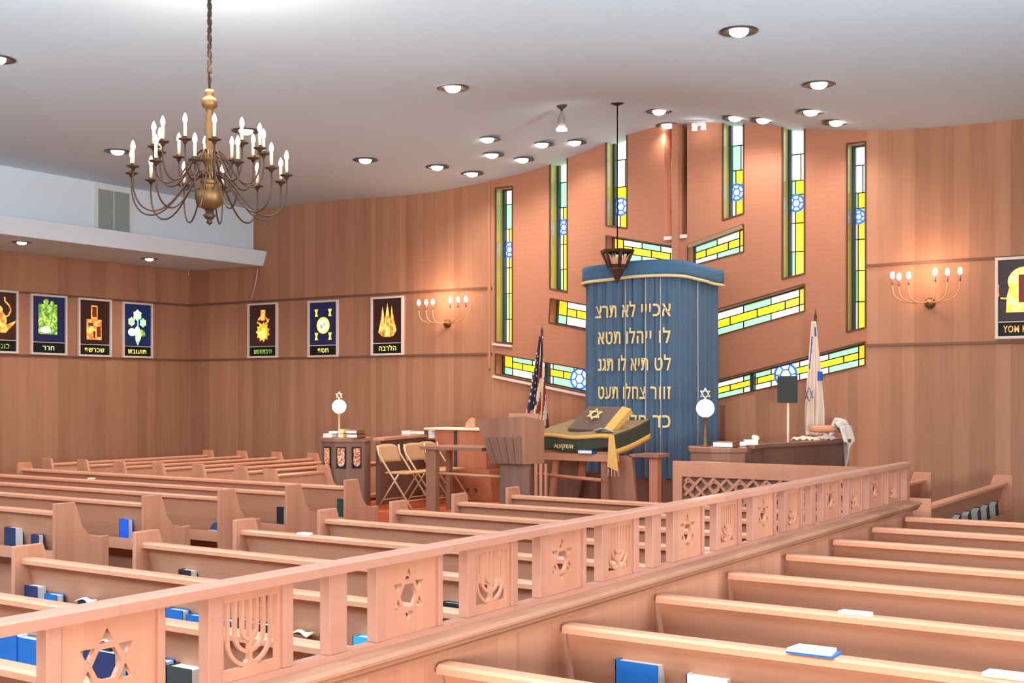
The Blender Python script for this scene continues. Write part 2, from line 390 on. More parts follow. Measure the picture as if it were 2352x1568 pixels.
for i, P in enumerate(AW):
    fr = frame_for(P)
    eg = MB()
    for j_ in range(4): eg.ribbon([P[j_], P[(j_+1) % 4]], .018, 'y', YB-.006-.0004*j_, YB+.01)
    eg.build('edge_strip', m_edge, fr)
    Lx = P[1][0]-P[0][0]; n = max(2, round(Lx/.42)); cells = []
    end0 = i % 2 == 0       # outer end carries an upright yellow pane
    s0, s1 = (.13/Lx*1.2, 1) if end0 else (0, 1-.13/Lx*1.2)
    cells.append((0, s0, 0, .62, 'orange') if end0 else (s1, 1, 0, .62, 'orange'))
    cells.append((0, s0, .62, 1, 'mint') if end0 else (s1, 1, .62, 1, 'lime'))
    for k in range(n):
        a, b = s0+(s1-s0)*k/n, s0+(s1-s0)*(k+1)/n
        cells.append((a, b, 0, .3, c1[(k+i) % 5]))
    for k in range(n+1):
        a, b = s0+(s1-s0)*max(0, k-.5)/n, s0+(s1-s0)*min(n, k+.5)/n
        cells.append((a, b, .3, .62, c2[(k+i) % 4]))
    for k in range(n):
        a, b = s0+(s1-s0)*k/n, s0+(s1-s0)*(k+1)/n
        cells.append((a, b, .62, 1, c3[(k*2+i) % 5]))
    d = None
    if i in discs:
        x = xat(discs[i], YG); s = (x-P[0][0])/Lx; p = lerp2(P, s, .5); d = (p[0], p[1], .15)
        x = xat({4: 1262, 5: 1733}[i], YG); s = (x-P[0][0])/Lx; q0, q1 = lerp2(P, s, 0), lerp2(P, s, 1)
        MB().ribbon([q0, q1], .05, 'y', YG-.1, YG-.001).build('mullion', m_teal, fr)
    glass_obj(fr, cells, d, P)
# sill strips under the outer arms
mb = MB(); mb.ribbon([W2(1133, 864), W2(1400, 919)], .035, 'y', YB-.03, YB+.02); mb.ribbon([W2(1133, 790), W2(1177, 795)], .03, 'y', YB-.03, YB+.02)
tag(mb.build('trim_sill_left', m_frame), kind='structure')
# middle slots beside the centre post
for i, P in enumerate(MID):
    wn += 1
    o = MB().prism(P, 'y', YG+.02, YG+.04).build('window_%d' % wn, plain('dark_slot_%d' % i, srgb(92, 54, 40), .5, noise=.3)); tag(o, kind='structure')
    x = (P[0][0]+P[1][0])/2
    if i == 0:
        MB().tube([(x+.035, YG-.08, P[2][1]), (x+.035, YG-.08, 5.7)], .022, 10).build('slot_tube', plain('grey_pipe', srgb(176, 166, 164), .4), o)
        MB().box((x-.06, YG-.03, 5.12-.7), (x-.02, YG, 5.12)).box((x-.05, YG-.03, P[2][1]+.03), (x-.02, YG, P[2][1]+.4)).build('pale_strip', m_frame, o)
    else: MB().lathe([(0, 0), (.028, .1), (.028, .45), (0, .6)], (x-.01, YG-.03, P[2][1]+.1), 10).build('pale_strip', m_frame, o)
    MB().box((P[0][0], YB-.02, P[2][1]-.05), (P[1][0], YB+.1, P[2][1])).build('sill', m_frame, o)
tag(MB().box((xat(1547, YB), YB-.06, 3.2), (xat(1562, YB), YB, 5.7)).build('trim_centre_post', m_brick), kind='structure')
tag(MB().ribbon([W2(1582, 566), W2(1706, 521)], .05, 'y', YB-.035, YB).build('trim_arm_hood', plain('grey_brown_trim', srgb(160, 130, 104), .6)), kind='structure')
# horizontal battens
tn = 0
for z in (3.44, 2.43):
    for x0, x1 in ((XL, bl), (brr, 3.0)):
        tn += 1; tag(MB().box((x0, YB-.022, z-.018), (x1, YB, z+.018)).build('trim_%d' % tn, m_trimd, bevel=.004), kind='structure')
    tn += 1; tag(MB().box((XL, -5, z-.018), (XL+.022, YB-.022, z+.018)).build('trim_%d' % tn, m_trimd, bevel=.004), kind='structure')
tn += 1; tag(MB().box((bl-.07, YB-.03, 2.2), (bl-.02, YB, 5.2)).build('trim_%d' % tn, m_wallx), kind='structure')
# vent in the clerestory
t = thing('wall_vent', 'grey two-panel wall vent with white frame above the left ledge', 'vent', (XC, 12.2, 4.31))
MB().box((0, -.36, .0), (.03, -.30, .73)).box((0, .30, .0), (.03, .36, .73)).box((0, -.30, .66), (.03, .30, .73)).build('vent_frame', m_whitem, t)
for y0, y1 in ((-.30, -.006), (.006, .30)): MB().box((.0, y0, 0), (.012, y1, .66)).build('vent_panel', m_vent, t)
MB().box((.0, -.006, 0), (.02, .006, .66)).build('centre_bar', m_whitem, t)
# ---------------- recessed downlights ----------------
def hit_ceiling(u, v):
    z = 5.07
    for _ in range(12):
        p = at(u, v, z=z); z = .5*z+.5*ceil_z(p.x, p.y)
    return at(u, v, z=z)
dl0 = None
def downlight(p, label, power=22, grp='recessed ceiling downlights'):
    global dl0
    if dl0 is None:
        t = dl0 = thing('recessed_downlight', label, 'ceiling light', p, 0, grp)
        MB().lathe([(.175, 0), (.175, -.006), (.15, -.012), (.12, -.004), (.0, -.004)], n=28).build('trim_ring', m_can, t)
        MB().lathe([(.086, -.004), (.084, -.018), (.066, -.036), (.035, -.048), (0, -.052)], n=20).build('bulb', m_bulbw, t)
    else:
        t = dup(dl0, label=label); t.location = p
    l = bpy.data.lights.new('downlight_beam', 'SPOT'); l.energy = power; l.spot_size = radians(150); l.spot_blend = 1; l.shadow_soft_size = .08; l.color = (1, .92, .85)
    lo = bpy.data.objects.new('downlight_beam', l); COL.objects.link(lo); lo.parent = t; lo.location = (0, 0, -.1)
    return t
DL = [((1697, 71), 'large recessed ceiling light nearest the camera at upper right'), ((1040, 201), 'recessed ceiling light standing alone right of the chandelier'),
      ((1881, 193), 'recessed ceiling light right of the centre, second nearest the camera'), ((1514, 255), 'recessed ceiling light left of centre above the blue ark'),
      ((1689, 273), 'small recessed light just before the window left of the ark post'), ((1753, 286), 'small recessed light close above the right-hand windows'),
      ((1863, 256), 'recessed light behind the second nearest right-hand one'), ((1921, 280), 'recessed light closest to the right plank wall'),
      ((1120, 319), 'recessed light before the left end of the window wall'), ((1130, 355), 'recessed light just below the one near the window wall left end'),
      ((1245, 331), 'small recessed light left of the hanging cone pendant'), ((1320, 331), 'small recessed light right of the hanging cone pendant'),
      ((1200, 366), 'small recessed light below and left of the cone pendant'), ((839, 367), 'recessed light above the three framed panels on the far wall'),
      ((1004, 383), 'recessed light above the left candle sconce'), ((1084, 398), 'recessed light nearest the left candle sconce wall'),
      ((270, 347), 'recessed light just left of the chandelier candles'), ((565, 300), 'recessed light partly hidden behind the right side of the chandelier'),
      ((-8, 135), 'recessed light cut by the left edge of the picture')]
for uv, lab in DL:
    q = hit_ceiling(*uv)
    if q.y > 14.7: q = q*(14.7/q.y); q.z = ceil_z(q.x, q.y)
    downlight(q+Vector((0, 0, -.002)), lab, 5 if q.y > 14 else (14 if q.y > 12.8 else 28))
p = hit_ceiling(1534, 287); downlight(p, 'small recessed light right against the top of the central post', 12)
for uv, lab in (((50, 556), 'soffit light under the left ledge, nearer the picture edge'), ((343, 594), 'soffit light under the left ledge, nearer the room corner')):
    t = downlight(at(*uv, z=4.06), lab, 14, 'downlights in the left soffit'); t.scale = (.8, .8, .8); t['group'] = 'downlights in the left soffit'
# little white track spots at the head of the window wall
t = thing('ceiling_spotlight', 'pair of tiny white spots tucked under the ceiling beside the central post', 'spotlight', at(1605, 293, Y=15.0))
for dx in (-.06, .07): MB().lathe([(0, .04), (.03, .03), (.035, -.03), (0, -.03)], (dx, 0, 0), 10).build('spot_head', m_bulbw, t)
MB().box((-.1, -.02, .03), (.1, .02, .07)).build('bracket', m_whitem, t)
# ---------------- pews ----------------
PZ = .86
def end_panel_poly():
    return [(-.09, 0), (-.09, .94), (.10, .94), (.17, .74), (.24, .66), (.34, .635), (.43, .64), (.43, 0)]
def make_pew(name, L, ends, label, grp, rack=True):
    """local: x 0..L, rear face toward -y, seat toward +y"""
    t = thing(name, label, 'pew', group=grp)
    x0, x1 = (.035 if 0 in ends else 0), (L-.035 if 1 in ends else L)
    MB().prism([(-.005, .84), (.022, .84), (.16, .36), (.133, .36)], 'x', x0, x1).build('backrest', m_pew, t)
    MB().prism([(-.045, .835), (-.045, .858), (-.03, PZ+.008), (.03, PZ+.008), (.045, .855), (.045, .835)], 'x', x0, x1).build('top_rail', m_cap, t)
    MB().prism([(.12, .42), (.14, .455), (.44, .465), (.45, .425)], 'x', x0, x1).build('seat', m_pew, t)
    MB().box((x0, .38, 0), (x1, .40, .43)).box((x0, .14, 0), (x1, .16, .40)).build('base_board', m_pew, t)
    if rack:
        MB().box((x0, -.05, .46), (x1, .10, .475)).box((x0, -.062, .46), (x1, -.047, .555)).build('book_rack', m_cap, t)
    for i in ends:
        xa = 0 if i == 0 else L-.035
        MB().prism(end_panel_poly(), 'x', xa, xa+.035).build('end_panel', m_endp, t, bevel=.006)
    return t
ROW = [4.27+.857*k for k in range(-2, 7)]   # nine rows, -2..6
LROW = [6.07, 6.95, 7.74, 8.50, 9.33]
ordw = ['first', 'second', 'third', 'fourth', 'fifth', 'sixth', 'seventh', 'eighth', 'ninth']
def rowname(k): return ordw[6-k]
# left block
pl = None
for k in range(2, 7):
    lab = 'long pew in the block left of the aisle, %s row back from the platform' % rowname(k)
    if pl is None: pl = make_pew('pew', 5.5, (0, 1), lab, 'long pews left of the aisle'); t = pl
    else: t = dup(pl, label=lab)
    t.location = ((-13.79, -13.79, -13.71, -13.60, -13.59)[k-2], LROW[k-2], 0)
pm = None
for k in range(-2, 7):
    lab = 'pew in the middle block behind the railing, %s row back from the platform' % rowname(k)
    if pm is None: pm = make_pew('pew', 3.5, (0,), lab, 'pews of the middle block'); t = pm
    else: t = dup(pm, label=lab)
    t.location = (-6.2, ROW[k+2], 0)
pr = None
for k in range(-1, 7):
    lab = 'pew in the near right block this side of the railing, %s row back' % rowname(k)
    if pr is None: pr = make_pew('pew', 4.2, (1,), lab, 'pews of the near right block'); t = pr
    else: t = dup(pr, label=lab)
    t.location = (-2.53, ROW[k+2], 0)
# side pews: left ones face +X, right ones face -X
ps = None
for k in range(6):
    lab = 'side pew by the left wall facing the platform, %s from the left' % ordw[k]
    if ps is None: ps = make_pew('side_pew', 2.9, (0, 1), lab, 'side pews at the far left', rack=False); t = ps
    else: t = dup(ps, label=lab)
    t.rotation_euler = (0, 0, -pi/2); t.location = (-14.2+.685*k, 13.0+.05*k, 0)
t = make_pew('side_pew', .95, (0, 1), 'short side pew just before the left reading desk, rightmost of its set', 'side pews at the far left', rack=False)
t.rotation_euler = (0, 0, -pi/2); t.location = (-10.06, 11.08, 0)
pq = None
for k, (x, lab) in enumerate(((-2.65, 'side pew beyond the near right block with pale books leaning in its rack'), (-3.5, 'side pew at the far right just behind the railing end post'),)):
    if pq is None: pq = make_pew('side_pew', 3.45, (0, 1), lab, 'side pews at the far right'); t = pq
    else: t = dup(pq, label=lab)
    t.rotation_euler = (0, 0, pi/2); t.location = (x, 10.25, 0)
# low cover along the back wall, right
t = thing('wall_bench', 'low plain wooden box running along the far wall at the right edge', 'bench', (0, 0, 0))
MB().box((-2.45, 14.62, 0), (2, 15.17, .52)).build('cabinet_body', m_pew, t); MB().box((-2.47, 14.58, .52), (2, 15.17, .545)).build('dark_top', m_char, t)
# ---------------- railing partition ----------------
RX = -2.62
par = thing('partition_railing', 'long wooden partition with pierced star and menorah panels under a handrail', 'railing', (RX, 0, 0))
Y0, Y1 = .9, 9.72
MB().box((-.04, Y0, 0), (.055, Y1, .90)).build('half_wall', m_half, par)
MB().prism([(-.07, .895), (-.07, .958), (.10, .958), (.118, .948), (.118, .938), (.10, .930), (.105, .920), (.085, .905), (.085, .895)], 'y', Y0, Y1+.03).build('ledge', m_ledge, par)
MB().box((-.024, Y0, .958), (.024, Y1, .978)).build('bottom_rail', m_rail, par)
MB().prism([(-.04, 1.238), (-.04, 1.266), (-.032, 1.272), (.032, 1.272), (.04, 1.266), (.04, 1.238)], 'y', Y0, Y1+.03).build('handrail', m_rail, par)
ZB, ZT = .978, 1.238
def post(y0, y1, first=False): MB().box((-.022, y0, ZB), (.022, y1, ZT)).build('post', m_rail, par, bevel=.003)
def tri(cx, cy, r, a): return [(cx+r*cos(a+k*2*pi/3), cy+r*sin(a+k*2*pi/3)) for k in range(3)]
def star_panel(y0, y1):
    w = y1-y0; h = ZT-ZB; cx, cy = w*.48, h*.51; R = .094
    holes = []
    for k in range(6):
        a = pi/2+k*pi/3; holes.append(tri(cx+R*.73*cos(a), cy+R*.73*sin(a), R*.285, a))
    holes.append([(cx+R*.50*cos(pi/3*k), cy+R*.50*sin(pi/3*k)) for k in range(6)])
    me = curve_mesh([[(0, 0), (w, 0), (w, h), (0, h)]]+holes, .008)
    mesh_obj('star_panel', me, M_side(0, y0, ZB), m_panel, par)
def menorah_panel(y0, y1):
    w = y1-y0; h = ZT-ZB; mb = MB(); a, b = -.009, .009
    top = h-.03; cx = w/2; f = .014
    mb.box((a, y0, ZT-.03), (b, y1, ZT)); mb.box((a, y0, ZB), (b, y1, ZB+.032)); mb.box((a, y0, ZB+.032), (b, y0+f, ZT-.03)); mb.box((a, y1-f, ZB+.032), (b, y1, ZT-.03))
    def P(x, z): return (y0+x, ZB+z)
    for r in (.088, .058, .029):
        base = .115 if r > .08 else .12+(.088-r)*.3
        top2 = top+.001
        pts = [P(cx-r, top)]+[P(cx-r*cos(t*pi/14), base-r*(.92 if r > .08 else .95)*sin(t*pi/14)) for t in range(15)]+[P(cx+r, top)]
        mb.ribbon(pts, .011, 'x', a+.002+r*.02, b-.002-r*.02)
    mb.ribbon([P(cx, .032), P(cx, top)], .013, 'x', a+.001, b-.001)
    mb.prism([P(cx-.03, .032), P(cx+.03, .032), P(cx+.01, .05), P(cx-.01, .05)], 'x', a+.0005, b-.0005)
    mb.build('menorah_panel', m_panel, par)
def module(y):
    post(y, y+.045); star_panel(y+.045, y+.35); post(y+.35, y+.375)
    post(y+.53, y+.585); menorah_panel(y+.585, y+.83); post(y+.83, y+.875)
    return y+1.03
post(.9, .95); menorah_panel(1.2, 1.45); post(1.45, 1.5)
y = 1.85
module(y); post(2.89, 2.975)
module(3.125); y = 4.17; post(y, y+.045); star_panel(y+.045, y+.355); post(y+.355, y+.38); post(4.69, 4.75); menorah_panel(4.75, 5.0); post(5.0, 5.05); post(5.19, 5.28)
module(5.42); y = 6.5
post(6.46, 6.51); star_panel(6.51, 6.80); post(6.80, 6.83); post(6.96, 7.02); menorah_panel(7.02, 7.25); post(7.25, 7.30); post(7.43, 7.52)
module(7.66); post(8.66, 8.70); star_panel(8.70, 9.0); post(9.0, 9.03); post(9.15, 9.2); menorah_panel(9.2, 9.44); post(9.44, 9.49)
MB().box((-.03, 9.64, 0), (.03, 9.72, 1.235)).build('end_post', m_rail, par)
# ---------------- books ----------------
def book(x, y, z, cover, label, w=.13, h=.2, th=.04, tilt=0, lean=0, rz=0, grp=None, flat=False, cat='book', pages=m_page):
    """standing book, front cover toward -y"""
    t = thing('book', label, cat, (x, y, z), rz, grp)
    M = Matrix.Rotation(lean, 4, 'X') @ Matrix.Rotation(tilt, 4, 'Y')
    if flat: M = Matrix.Translation((0, h/2, th/2)) @ Matrix.Rotation(pi/2, 4, 'X')
    c = MB(); c.box((-w/2, -th/2, 0), (w/2, -th/2+.004, h), M).box((-w/2, th/2-.004, 0), (w/2, th/2, h), M).box((-w/2, -th/2, 0), (-w/2+.004, th/2, h), M)
    c.build('cover', cover, t)
    MB().box((-w/2+.004, -th/2+.004, .004), (w/2-.006, th/2-.004, h-.006), M).build('page_block', pages, t)
    return t
def rack_book(u, row, cover, label, w=.15, h=.215, th=.045, tilt=0.0, lean=0.0, grp='prayer books in the pew racks', lrow=False, **k):
    yy = LROW[row-2] if lrow else ROW[row+2]; x = xat(u, yy)
    return book(x, yy+.018-.01, .477, cover, label, w, h, th, tilt, lean, grp=grp, **k)
RB = [(20, -1, m_bluebk, 'blue book behind the railing at the lower left corner', .2, .22, .07), (76, 0, m_navy, 'navy prayer book with white page edge, left end of the middle block', .15, .235, .07),
      (122, 0, m_bluebk, 'light blue prayer book beside the navy one at the left end', .11, .2, .05), (430, 1, m_blackbk, 'black book with white pages left of the railing, behind a second pew', .11, .245, .06),
      (238, -1, m_navy, 'large navy volume seen through the nearest star cut-out', .21, .215, .07), (70, -1, m_bluebk, 'glossy blue volume left of the nearest star panel', .16, .21, .06),
      (405, 0, m_bluebk, 'blue book in the first opening right of the nearest star panel', .13, .215, .05), (450, 0, m_bluebk, 'second blue book in that opening, against the post', .11, .20, .05),
      (378, -1, m_bluebk, 'upright blue book with white edge low behind the post', .05, .22, .05), (424, -1, m_char, 'thick charcoal book with cream pages low in the opening', .15, .21, .08),
      (520, 0, m_bluebk, 'blue book behind the left arm of the nearest menorah panel', .09, .20, .05), (560, 0, m_blackbk, 'black book behind the centre of the nearest menorah panel', .10, .215, .05),
      (606, 0, m_blackbk, 'black book behind the right arms of the nearest menorah panel', .11, .205, .06), (836, 0, m_cyan, 'pale blue book at the foot of the opening before the second star panel', .10, .215, .06),
      (1040, 1, m_blackbk, 'black and white book in the opening right of the second star panel', .13, .235, .05), (1090, 1, m_page, 'white booklet at the lower left of the second menorah panel', .05, .22, .02),
      (1470, 0, m_bluebk, 'big blue book with thick white pages at the bottom of the picture', .19, .275, .08), (1628, 0, m_page, 'white book top just right of the big blue book at the bottom edge', .17, .255, .06),
      (30, 2, m_navy, 'dark navy prayer book in the rack at the left edge', .15, .225, .08), (84, 2, m_navy, 'blue and black prayer book right of the dark navy one', .10, .185, .05),
      (288, 3, m_brightblue, 'bright blue book standing in the rack by the aisle', .12, .235, .05), (338, 3, m_blackbk, 'black book with white page edge next to the bright blue one', .09, .22, .05),
      (646, 5, m_blackbk, 'black book with white page edge two rows behind the platform pew', .09, .235, .05), (790, 6, m_greenbk, 'dark green book in the rear rack of the row nearest the platform', .15, .26, .06)]
for u, r, c, lab, w, h, th in RB: rack_book(u, r, c, lab, w, h, th, lrow=(u < 340 and r >= 2) or u in (646, 790))
def flat_item(u, row, label, w=.2, d=.09, th=.012, mat=None, z=PZ+.009, dy=0.0, name='paper', cat='paper', rz=0):
    yy = ROW[row+2]+dy; x = xat(u, yy)
    t = MB().prism([(-w/2, -d/2), (w/2, -d/2), (w/2-.012, d/2), (-w/2+.012, d/2)], 'z', 0, th).build(name, mat or m_page)
    t.location = (x, yy, z); t.rotation_euler = (0, 0, rz); return tag(t, label, cat)
t = flat_item(1868, 0, 'blue-backed white book lying on a pew rail at lower right', .165, .10, .012, z=PZ+.016, name='book', cat='book')
MB().box((-.085, -.052, -.007), (.09, .056, .0)).build('blue_cover', m_bluebk, t)
flat_item(1968, 1, 'thin white pamphlet lying along a pew rail at right', .15, .05)
flat_item(2318, 0, 'white pamphlet on a pew rail under the picture corner, right edge', .16, .07, .014)
flat_item(702, 2, 'small white card lying on a middle block pew rail', .11, .05)
flat_item(211, 5, 'cream card lying on a pew rail in the left block', .09, .05, mat=m_cream)
def rack_paper(u, row, label, w=.14, mat=None, z=.66, dy=.0):
    yy = ROW[row+2]+dy; x = xat(u, yy)
    mb = MB(); mb.grid(6, 3, lambda a, b: (-w/2+w*a, -.03+.06*b+.01*sin(a*5), .02*sin(a*3.1)+.015*b*cos(a*6)))
    t = mb.build('paper_sheet', mat or m_page, solid=.006, recalc=False); t.location = (x, yy, z)
    st = MB().box((-w*.4, -.02, -.18), (w*.4, .01, .005)).build('booklet_stack', m_blackbk if mat is None else m_brownbk, t)
    return tag(t, label, 'paper')
rack_paper(200, 0, 'open white sheet on top of books in the second middle rack')
rack_paper(12, -1, 'loose white and brown sheet at the far lower left', .16, m_brownbk, .70)
rack_paper(250, -1, 'crumpled white tissue above the navy volume in the nearest star', .09, None, .715, .03)
rack_paper(695, 0, 'cream folded cloth in the opening right of the nearest menorah panel', .12, m_cream, .655)
# dark bag on a pew seat in the left block
t = thing('bag', 'small dark rounded bag in a left block book rack beside the aisle', 'bag', (xat(497, LROW[2]), LROW[2]+.0, .476))
MB().grid(16, 12, lambda a, b: (-.085+.17*a, -.035+.08*b, .155*sin(pi*min(1, a*.9+.1))**.6*sin(pi*b)**.4)).build('bag_body', m_navy, t); MB().tube([(-.06, -.042, .08), (0, -.043, .085), (.06, -.042, .08)], .004, 6).build('zip', m_page, t)
m_pgrey = plain('grey_pages', srgb(206, 212, 206), .8)
# leaning pale books in the right-hand side pew rack
for i, u in enumerate((2180, 2204, 2226, 2248, 2268, 2288)):
    X = -2.65; p = at(u, 903, X=X-.0)
    t = book(-2.668, p.y, .477, m_blackbk, 'grey-white edged book leaning in the right side pew rack, %s from the near end' % ordw[i], .11, .21, .075, tilt=.35, rz=-pi/2, pages=m_pgrey, grp='leaning books in the right side pew')
# ---------------- chandelier ----------------
cx, cy = -6.99, 6.41
t = thing('chandelier', 'large two-tier brass chandelier with lit candle bulbs hanging from a chain', 'chandelier', (cx, cy, 0))
H0 = CAMH
mb = MB()
for i in range(15):
    z = 5.04-i*.062
    if z < 4.2: break
    r = .02; tl = []
    for k in range(10):
        a = k*2*pi/10; q = (r*cos(a), .036*sin(a))
        tl.append((q[0], 0, z+q[1]) if i % 2 else (0, q[0], z+q[1]))
    mb.tube(tl, .005, 6, closed=True)
mb.build('chain', m_chain, t)
MB().tube([(0, 0, 4.10), (0, 0, 5.02)], .009, 8).build('cord', m_chain, t)
MB().lathe([(0, 0), (.07, 0), (.06, -.03), (.02, -.05), (0, -.05)], (0, 0, 5.065), 16).build('canopy', m_bronze, t)
MB().lathe([(0, 4.16), (.03, 4.15), (.036, 4.12), (.024, 4.10), (.05, 4.08), (.062, 4.06), (.058, 4.02), (.03, 4.00), (.024, 3.97), (.032, 3.94), (.024, 3.91), (.036, 3.88), (.04, 3.83), (.03, 3.79), (.034, 3.75), (.026, 3.70), (.05, 3.66), (.07, 3.63), (.05, 3.60), (.03, 3.56), (.028, 3.50), (.06, 3.47), (.075, 3.44), (.05, 3.41), (.028, 3.38), (.04, 3.30), (.06, 3.28), (.03, 3.25), (0, 3.25)], n=20).build('turned_column', m_brass, t)
MB().lathe([(0, 3.45)]+[(.112*sin(a*pi/12), 3.335+.112*cos(a*pi/12)) for a in range(1, 12)]+[(0, 3.223)], n=28).build('ball', m_brass, t)
MB().lathe([(0, 3.23), (.035, 3.225), (.03, 3.20), (.05, 3.185), (.03, 3.16), (.015, 3.15), (.026, 3.13), (.0, 3.11)], n=16).build('bottom_finial', m_bronze, t)
def bez(P, n=18):
    out = []
    for i in range(n+1):
        s = i/n; q = [Vector(p) for p in P]
        while len(q) > 1: q = [q[j].lerp(q[j+1], s) for j in range(len(q)-1)]
        out.append(q[0])
    return out
def arm(n, r, z0, zlow, zp, off, tier):
    armM = None
    for k in range(n):
        a = off+k*2*pi/n
        if armM is None:
            pts = bez([(.045, 0, z0), (.16*r/.58, 0, z0+.12), (.26*r/.58, 0, zlow+.02), (.34*r/.58, 0, zlow-.05), (.5*r/.58, 0, zlow-.06), (r*1.04, 0, zlow+.02), (r, 0, zp-.03)])
            A = MB().tube(pts, .0065, 8).build('arm', m_bronze, t)
            pan = MB().lathe([(0, -.035), (.012, -.03), (.02, -.012), (.045, -.004), (.05, .004), (.02, .006), (.022, .02), (.0, .02)], (r, 0, zp), 16).build('drip_pan', m_bronze, A)
            sl = MB().lathe([(0, .02), (.0125, .02), (.0125, .115), (0, .115)], (r, 0, zp), 12).build('candle_sleeve', m_candle, A)
            b = MB().lathe([(.008, .115), (.017, .135), (.0185, .15), (.014, .172), (.006, .19), (0, .197)], (r, 0, zp), 12).build('candle_bulb', m_bulb, A)
            armM = A
        else: A = dup(armM, t)
        A.rotation_euler = (0, 0, a)
mb = MB()
for k in range(24):
    a = k*pi/12; hi = k % 2; zz = 3.60 if hi else 3.47
    mb.tube([(q.x*cos(a), q.x*sin(a), q.z) for q in bez([(.03, 0, zz), (.12, 0, zz+.10), (.24, 0, zz-.02), (.16, 0, zz-.16), (.09, 0, zz-.08)], 12)], .0035, 5)
mb.build('scroll_work', m_bronze, t)
arm(12, .585, 3.47, 3.18, H0+1.68, .13, 0)
arm(12, .41, 3.66, 3.42, H0+1.865, .39, 1)
l = bpy.data.lights.new('chandelier_glow', 'POINT'); l.energy = 45; l.color = (1, .80, .62); l.shadow_soft_size = .35
lo = bpy.data.objects.new('chandelier_glow', l); COL.objects.link(lo); lo.parent = t; lo.location = (0, 0, 4.28)
# ---------------- platform ----------------
BZ = .40
o = MB().box((-10.27, 11.15, 0), (-4.2, YB, BZ)).box((-9.5, 10.8, 0), (-4.2, 11.15, .2)).build('floor_platform', m_carpet, bevel=.01); tag(o, kind='structure')
# ---------------- ark ----------------
AX, AY, AA, AB = -7.21, 14.42, .72, .85
_P = []
for i in range(2001):
    th_ = -pi*.78+pi*1.56*i/2000; sn, cs = sin(th_), cos(th_)
    _P.append((AA*math.copysign(abs(sn)**.5, sn), -AB*math.copysign(abs(cs)**.5, cs)))
_S = [0]
for i in range(2000): _S.append(_S[-1]+math.hypot(_P[i+1][0]-_P[i][0], _P[i+1][1]-_P[i][1]))
_H = _S[1000]
import bisect
def ark_pt(s, k=1.0, dr=0):
    """s = arc length in metres from the middle of the front, dr = offset outward"""
    q = min(max(s+_H, 1e-6), _S[-1]-1e-6); i = bisect.bisect(_S, q)-1; i = min(i, 1999)
    t_ = (q-_S[i])/max(1e-9, _S[i+1]-_S[i]); a_, b_ = _P[i], _P[i+1]
    x = a_[0]+(b_[0]-a_[0])*t_; y = a_[1]+(b_[1]-a_[1])*t_; j0, j1 = max(0, i-12), min(2000, i+13)
    tx_, ty_ = _P[j1][0]-_P[j0][0], _P[j1][1]-_P[j0][1]; l = math.hypot(tx_, ty_); o_ = dr+(k-1)*.8
    return AX+x+ty_/l*o_, AY+y-tx_/l*o_
SM = 1.9
t = thing('ark', 'tall rounded ark hung with a blue velvet curtain lettered in gold', 'ark', (0, 0, BZ))
def pleat(a): return .024*sin(a*44+.8*sin(a*7))+.012*sin(a*83+1.3)+.012*sin(a*19)
m_curt = m_blue
def curt(a, b):
    ph = SM*(2*a-1); d = pleat(ph)*(.55+.45*(1-b)); x, y = ark_pt(ph, 1, d)
    return (x, y, .745-BZ+(3.30-.745)*b)
MB().grid(360, 10, curt).build('curtain', m_curt, t, recalc=False)
MB().prism([ark_pt(SM*(i/20-1), .97) for i in range(41)], 'z', 0, .75-BZ).build('plinth', m_bimd, t)
MB().prism([ark_pt(SM*(i/20-1), .93) for i in range(41)], 'z', .75-BZ, 3.25-BZ).build('ark_body', m_bimd, t)
def can_pt(ph, b):
    wav = .02*sin(ph*2.6+.4)
    x, y = ark_pt(ph, 1.09, .012*sin(ph*11))
    return (x, y, 3.29-BZ+wav+.19*b)
mb = MB(); mb.grid(90, 3, lambda a, b: can_pt(SM*(2*a-1), b)); mb.build('canopy_valance', m_blued, t, recalc=False, solid=.01)
top = [Vector(can_pt(SM*(i/30-1), 1.0)) for i in range(61)]
MB().hexa([p-Vector((0, 0, .03)) for p in top], top).build('canopy_top', m_blued, t)
mb = MB(); mb.tube([Vector(can_pt(SM*(i/40-1), 0))+Vector((0, 0, -.012)) for i in range(81)], .021, 8); mb.build('gold_border', m_gold, t)
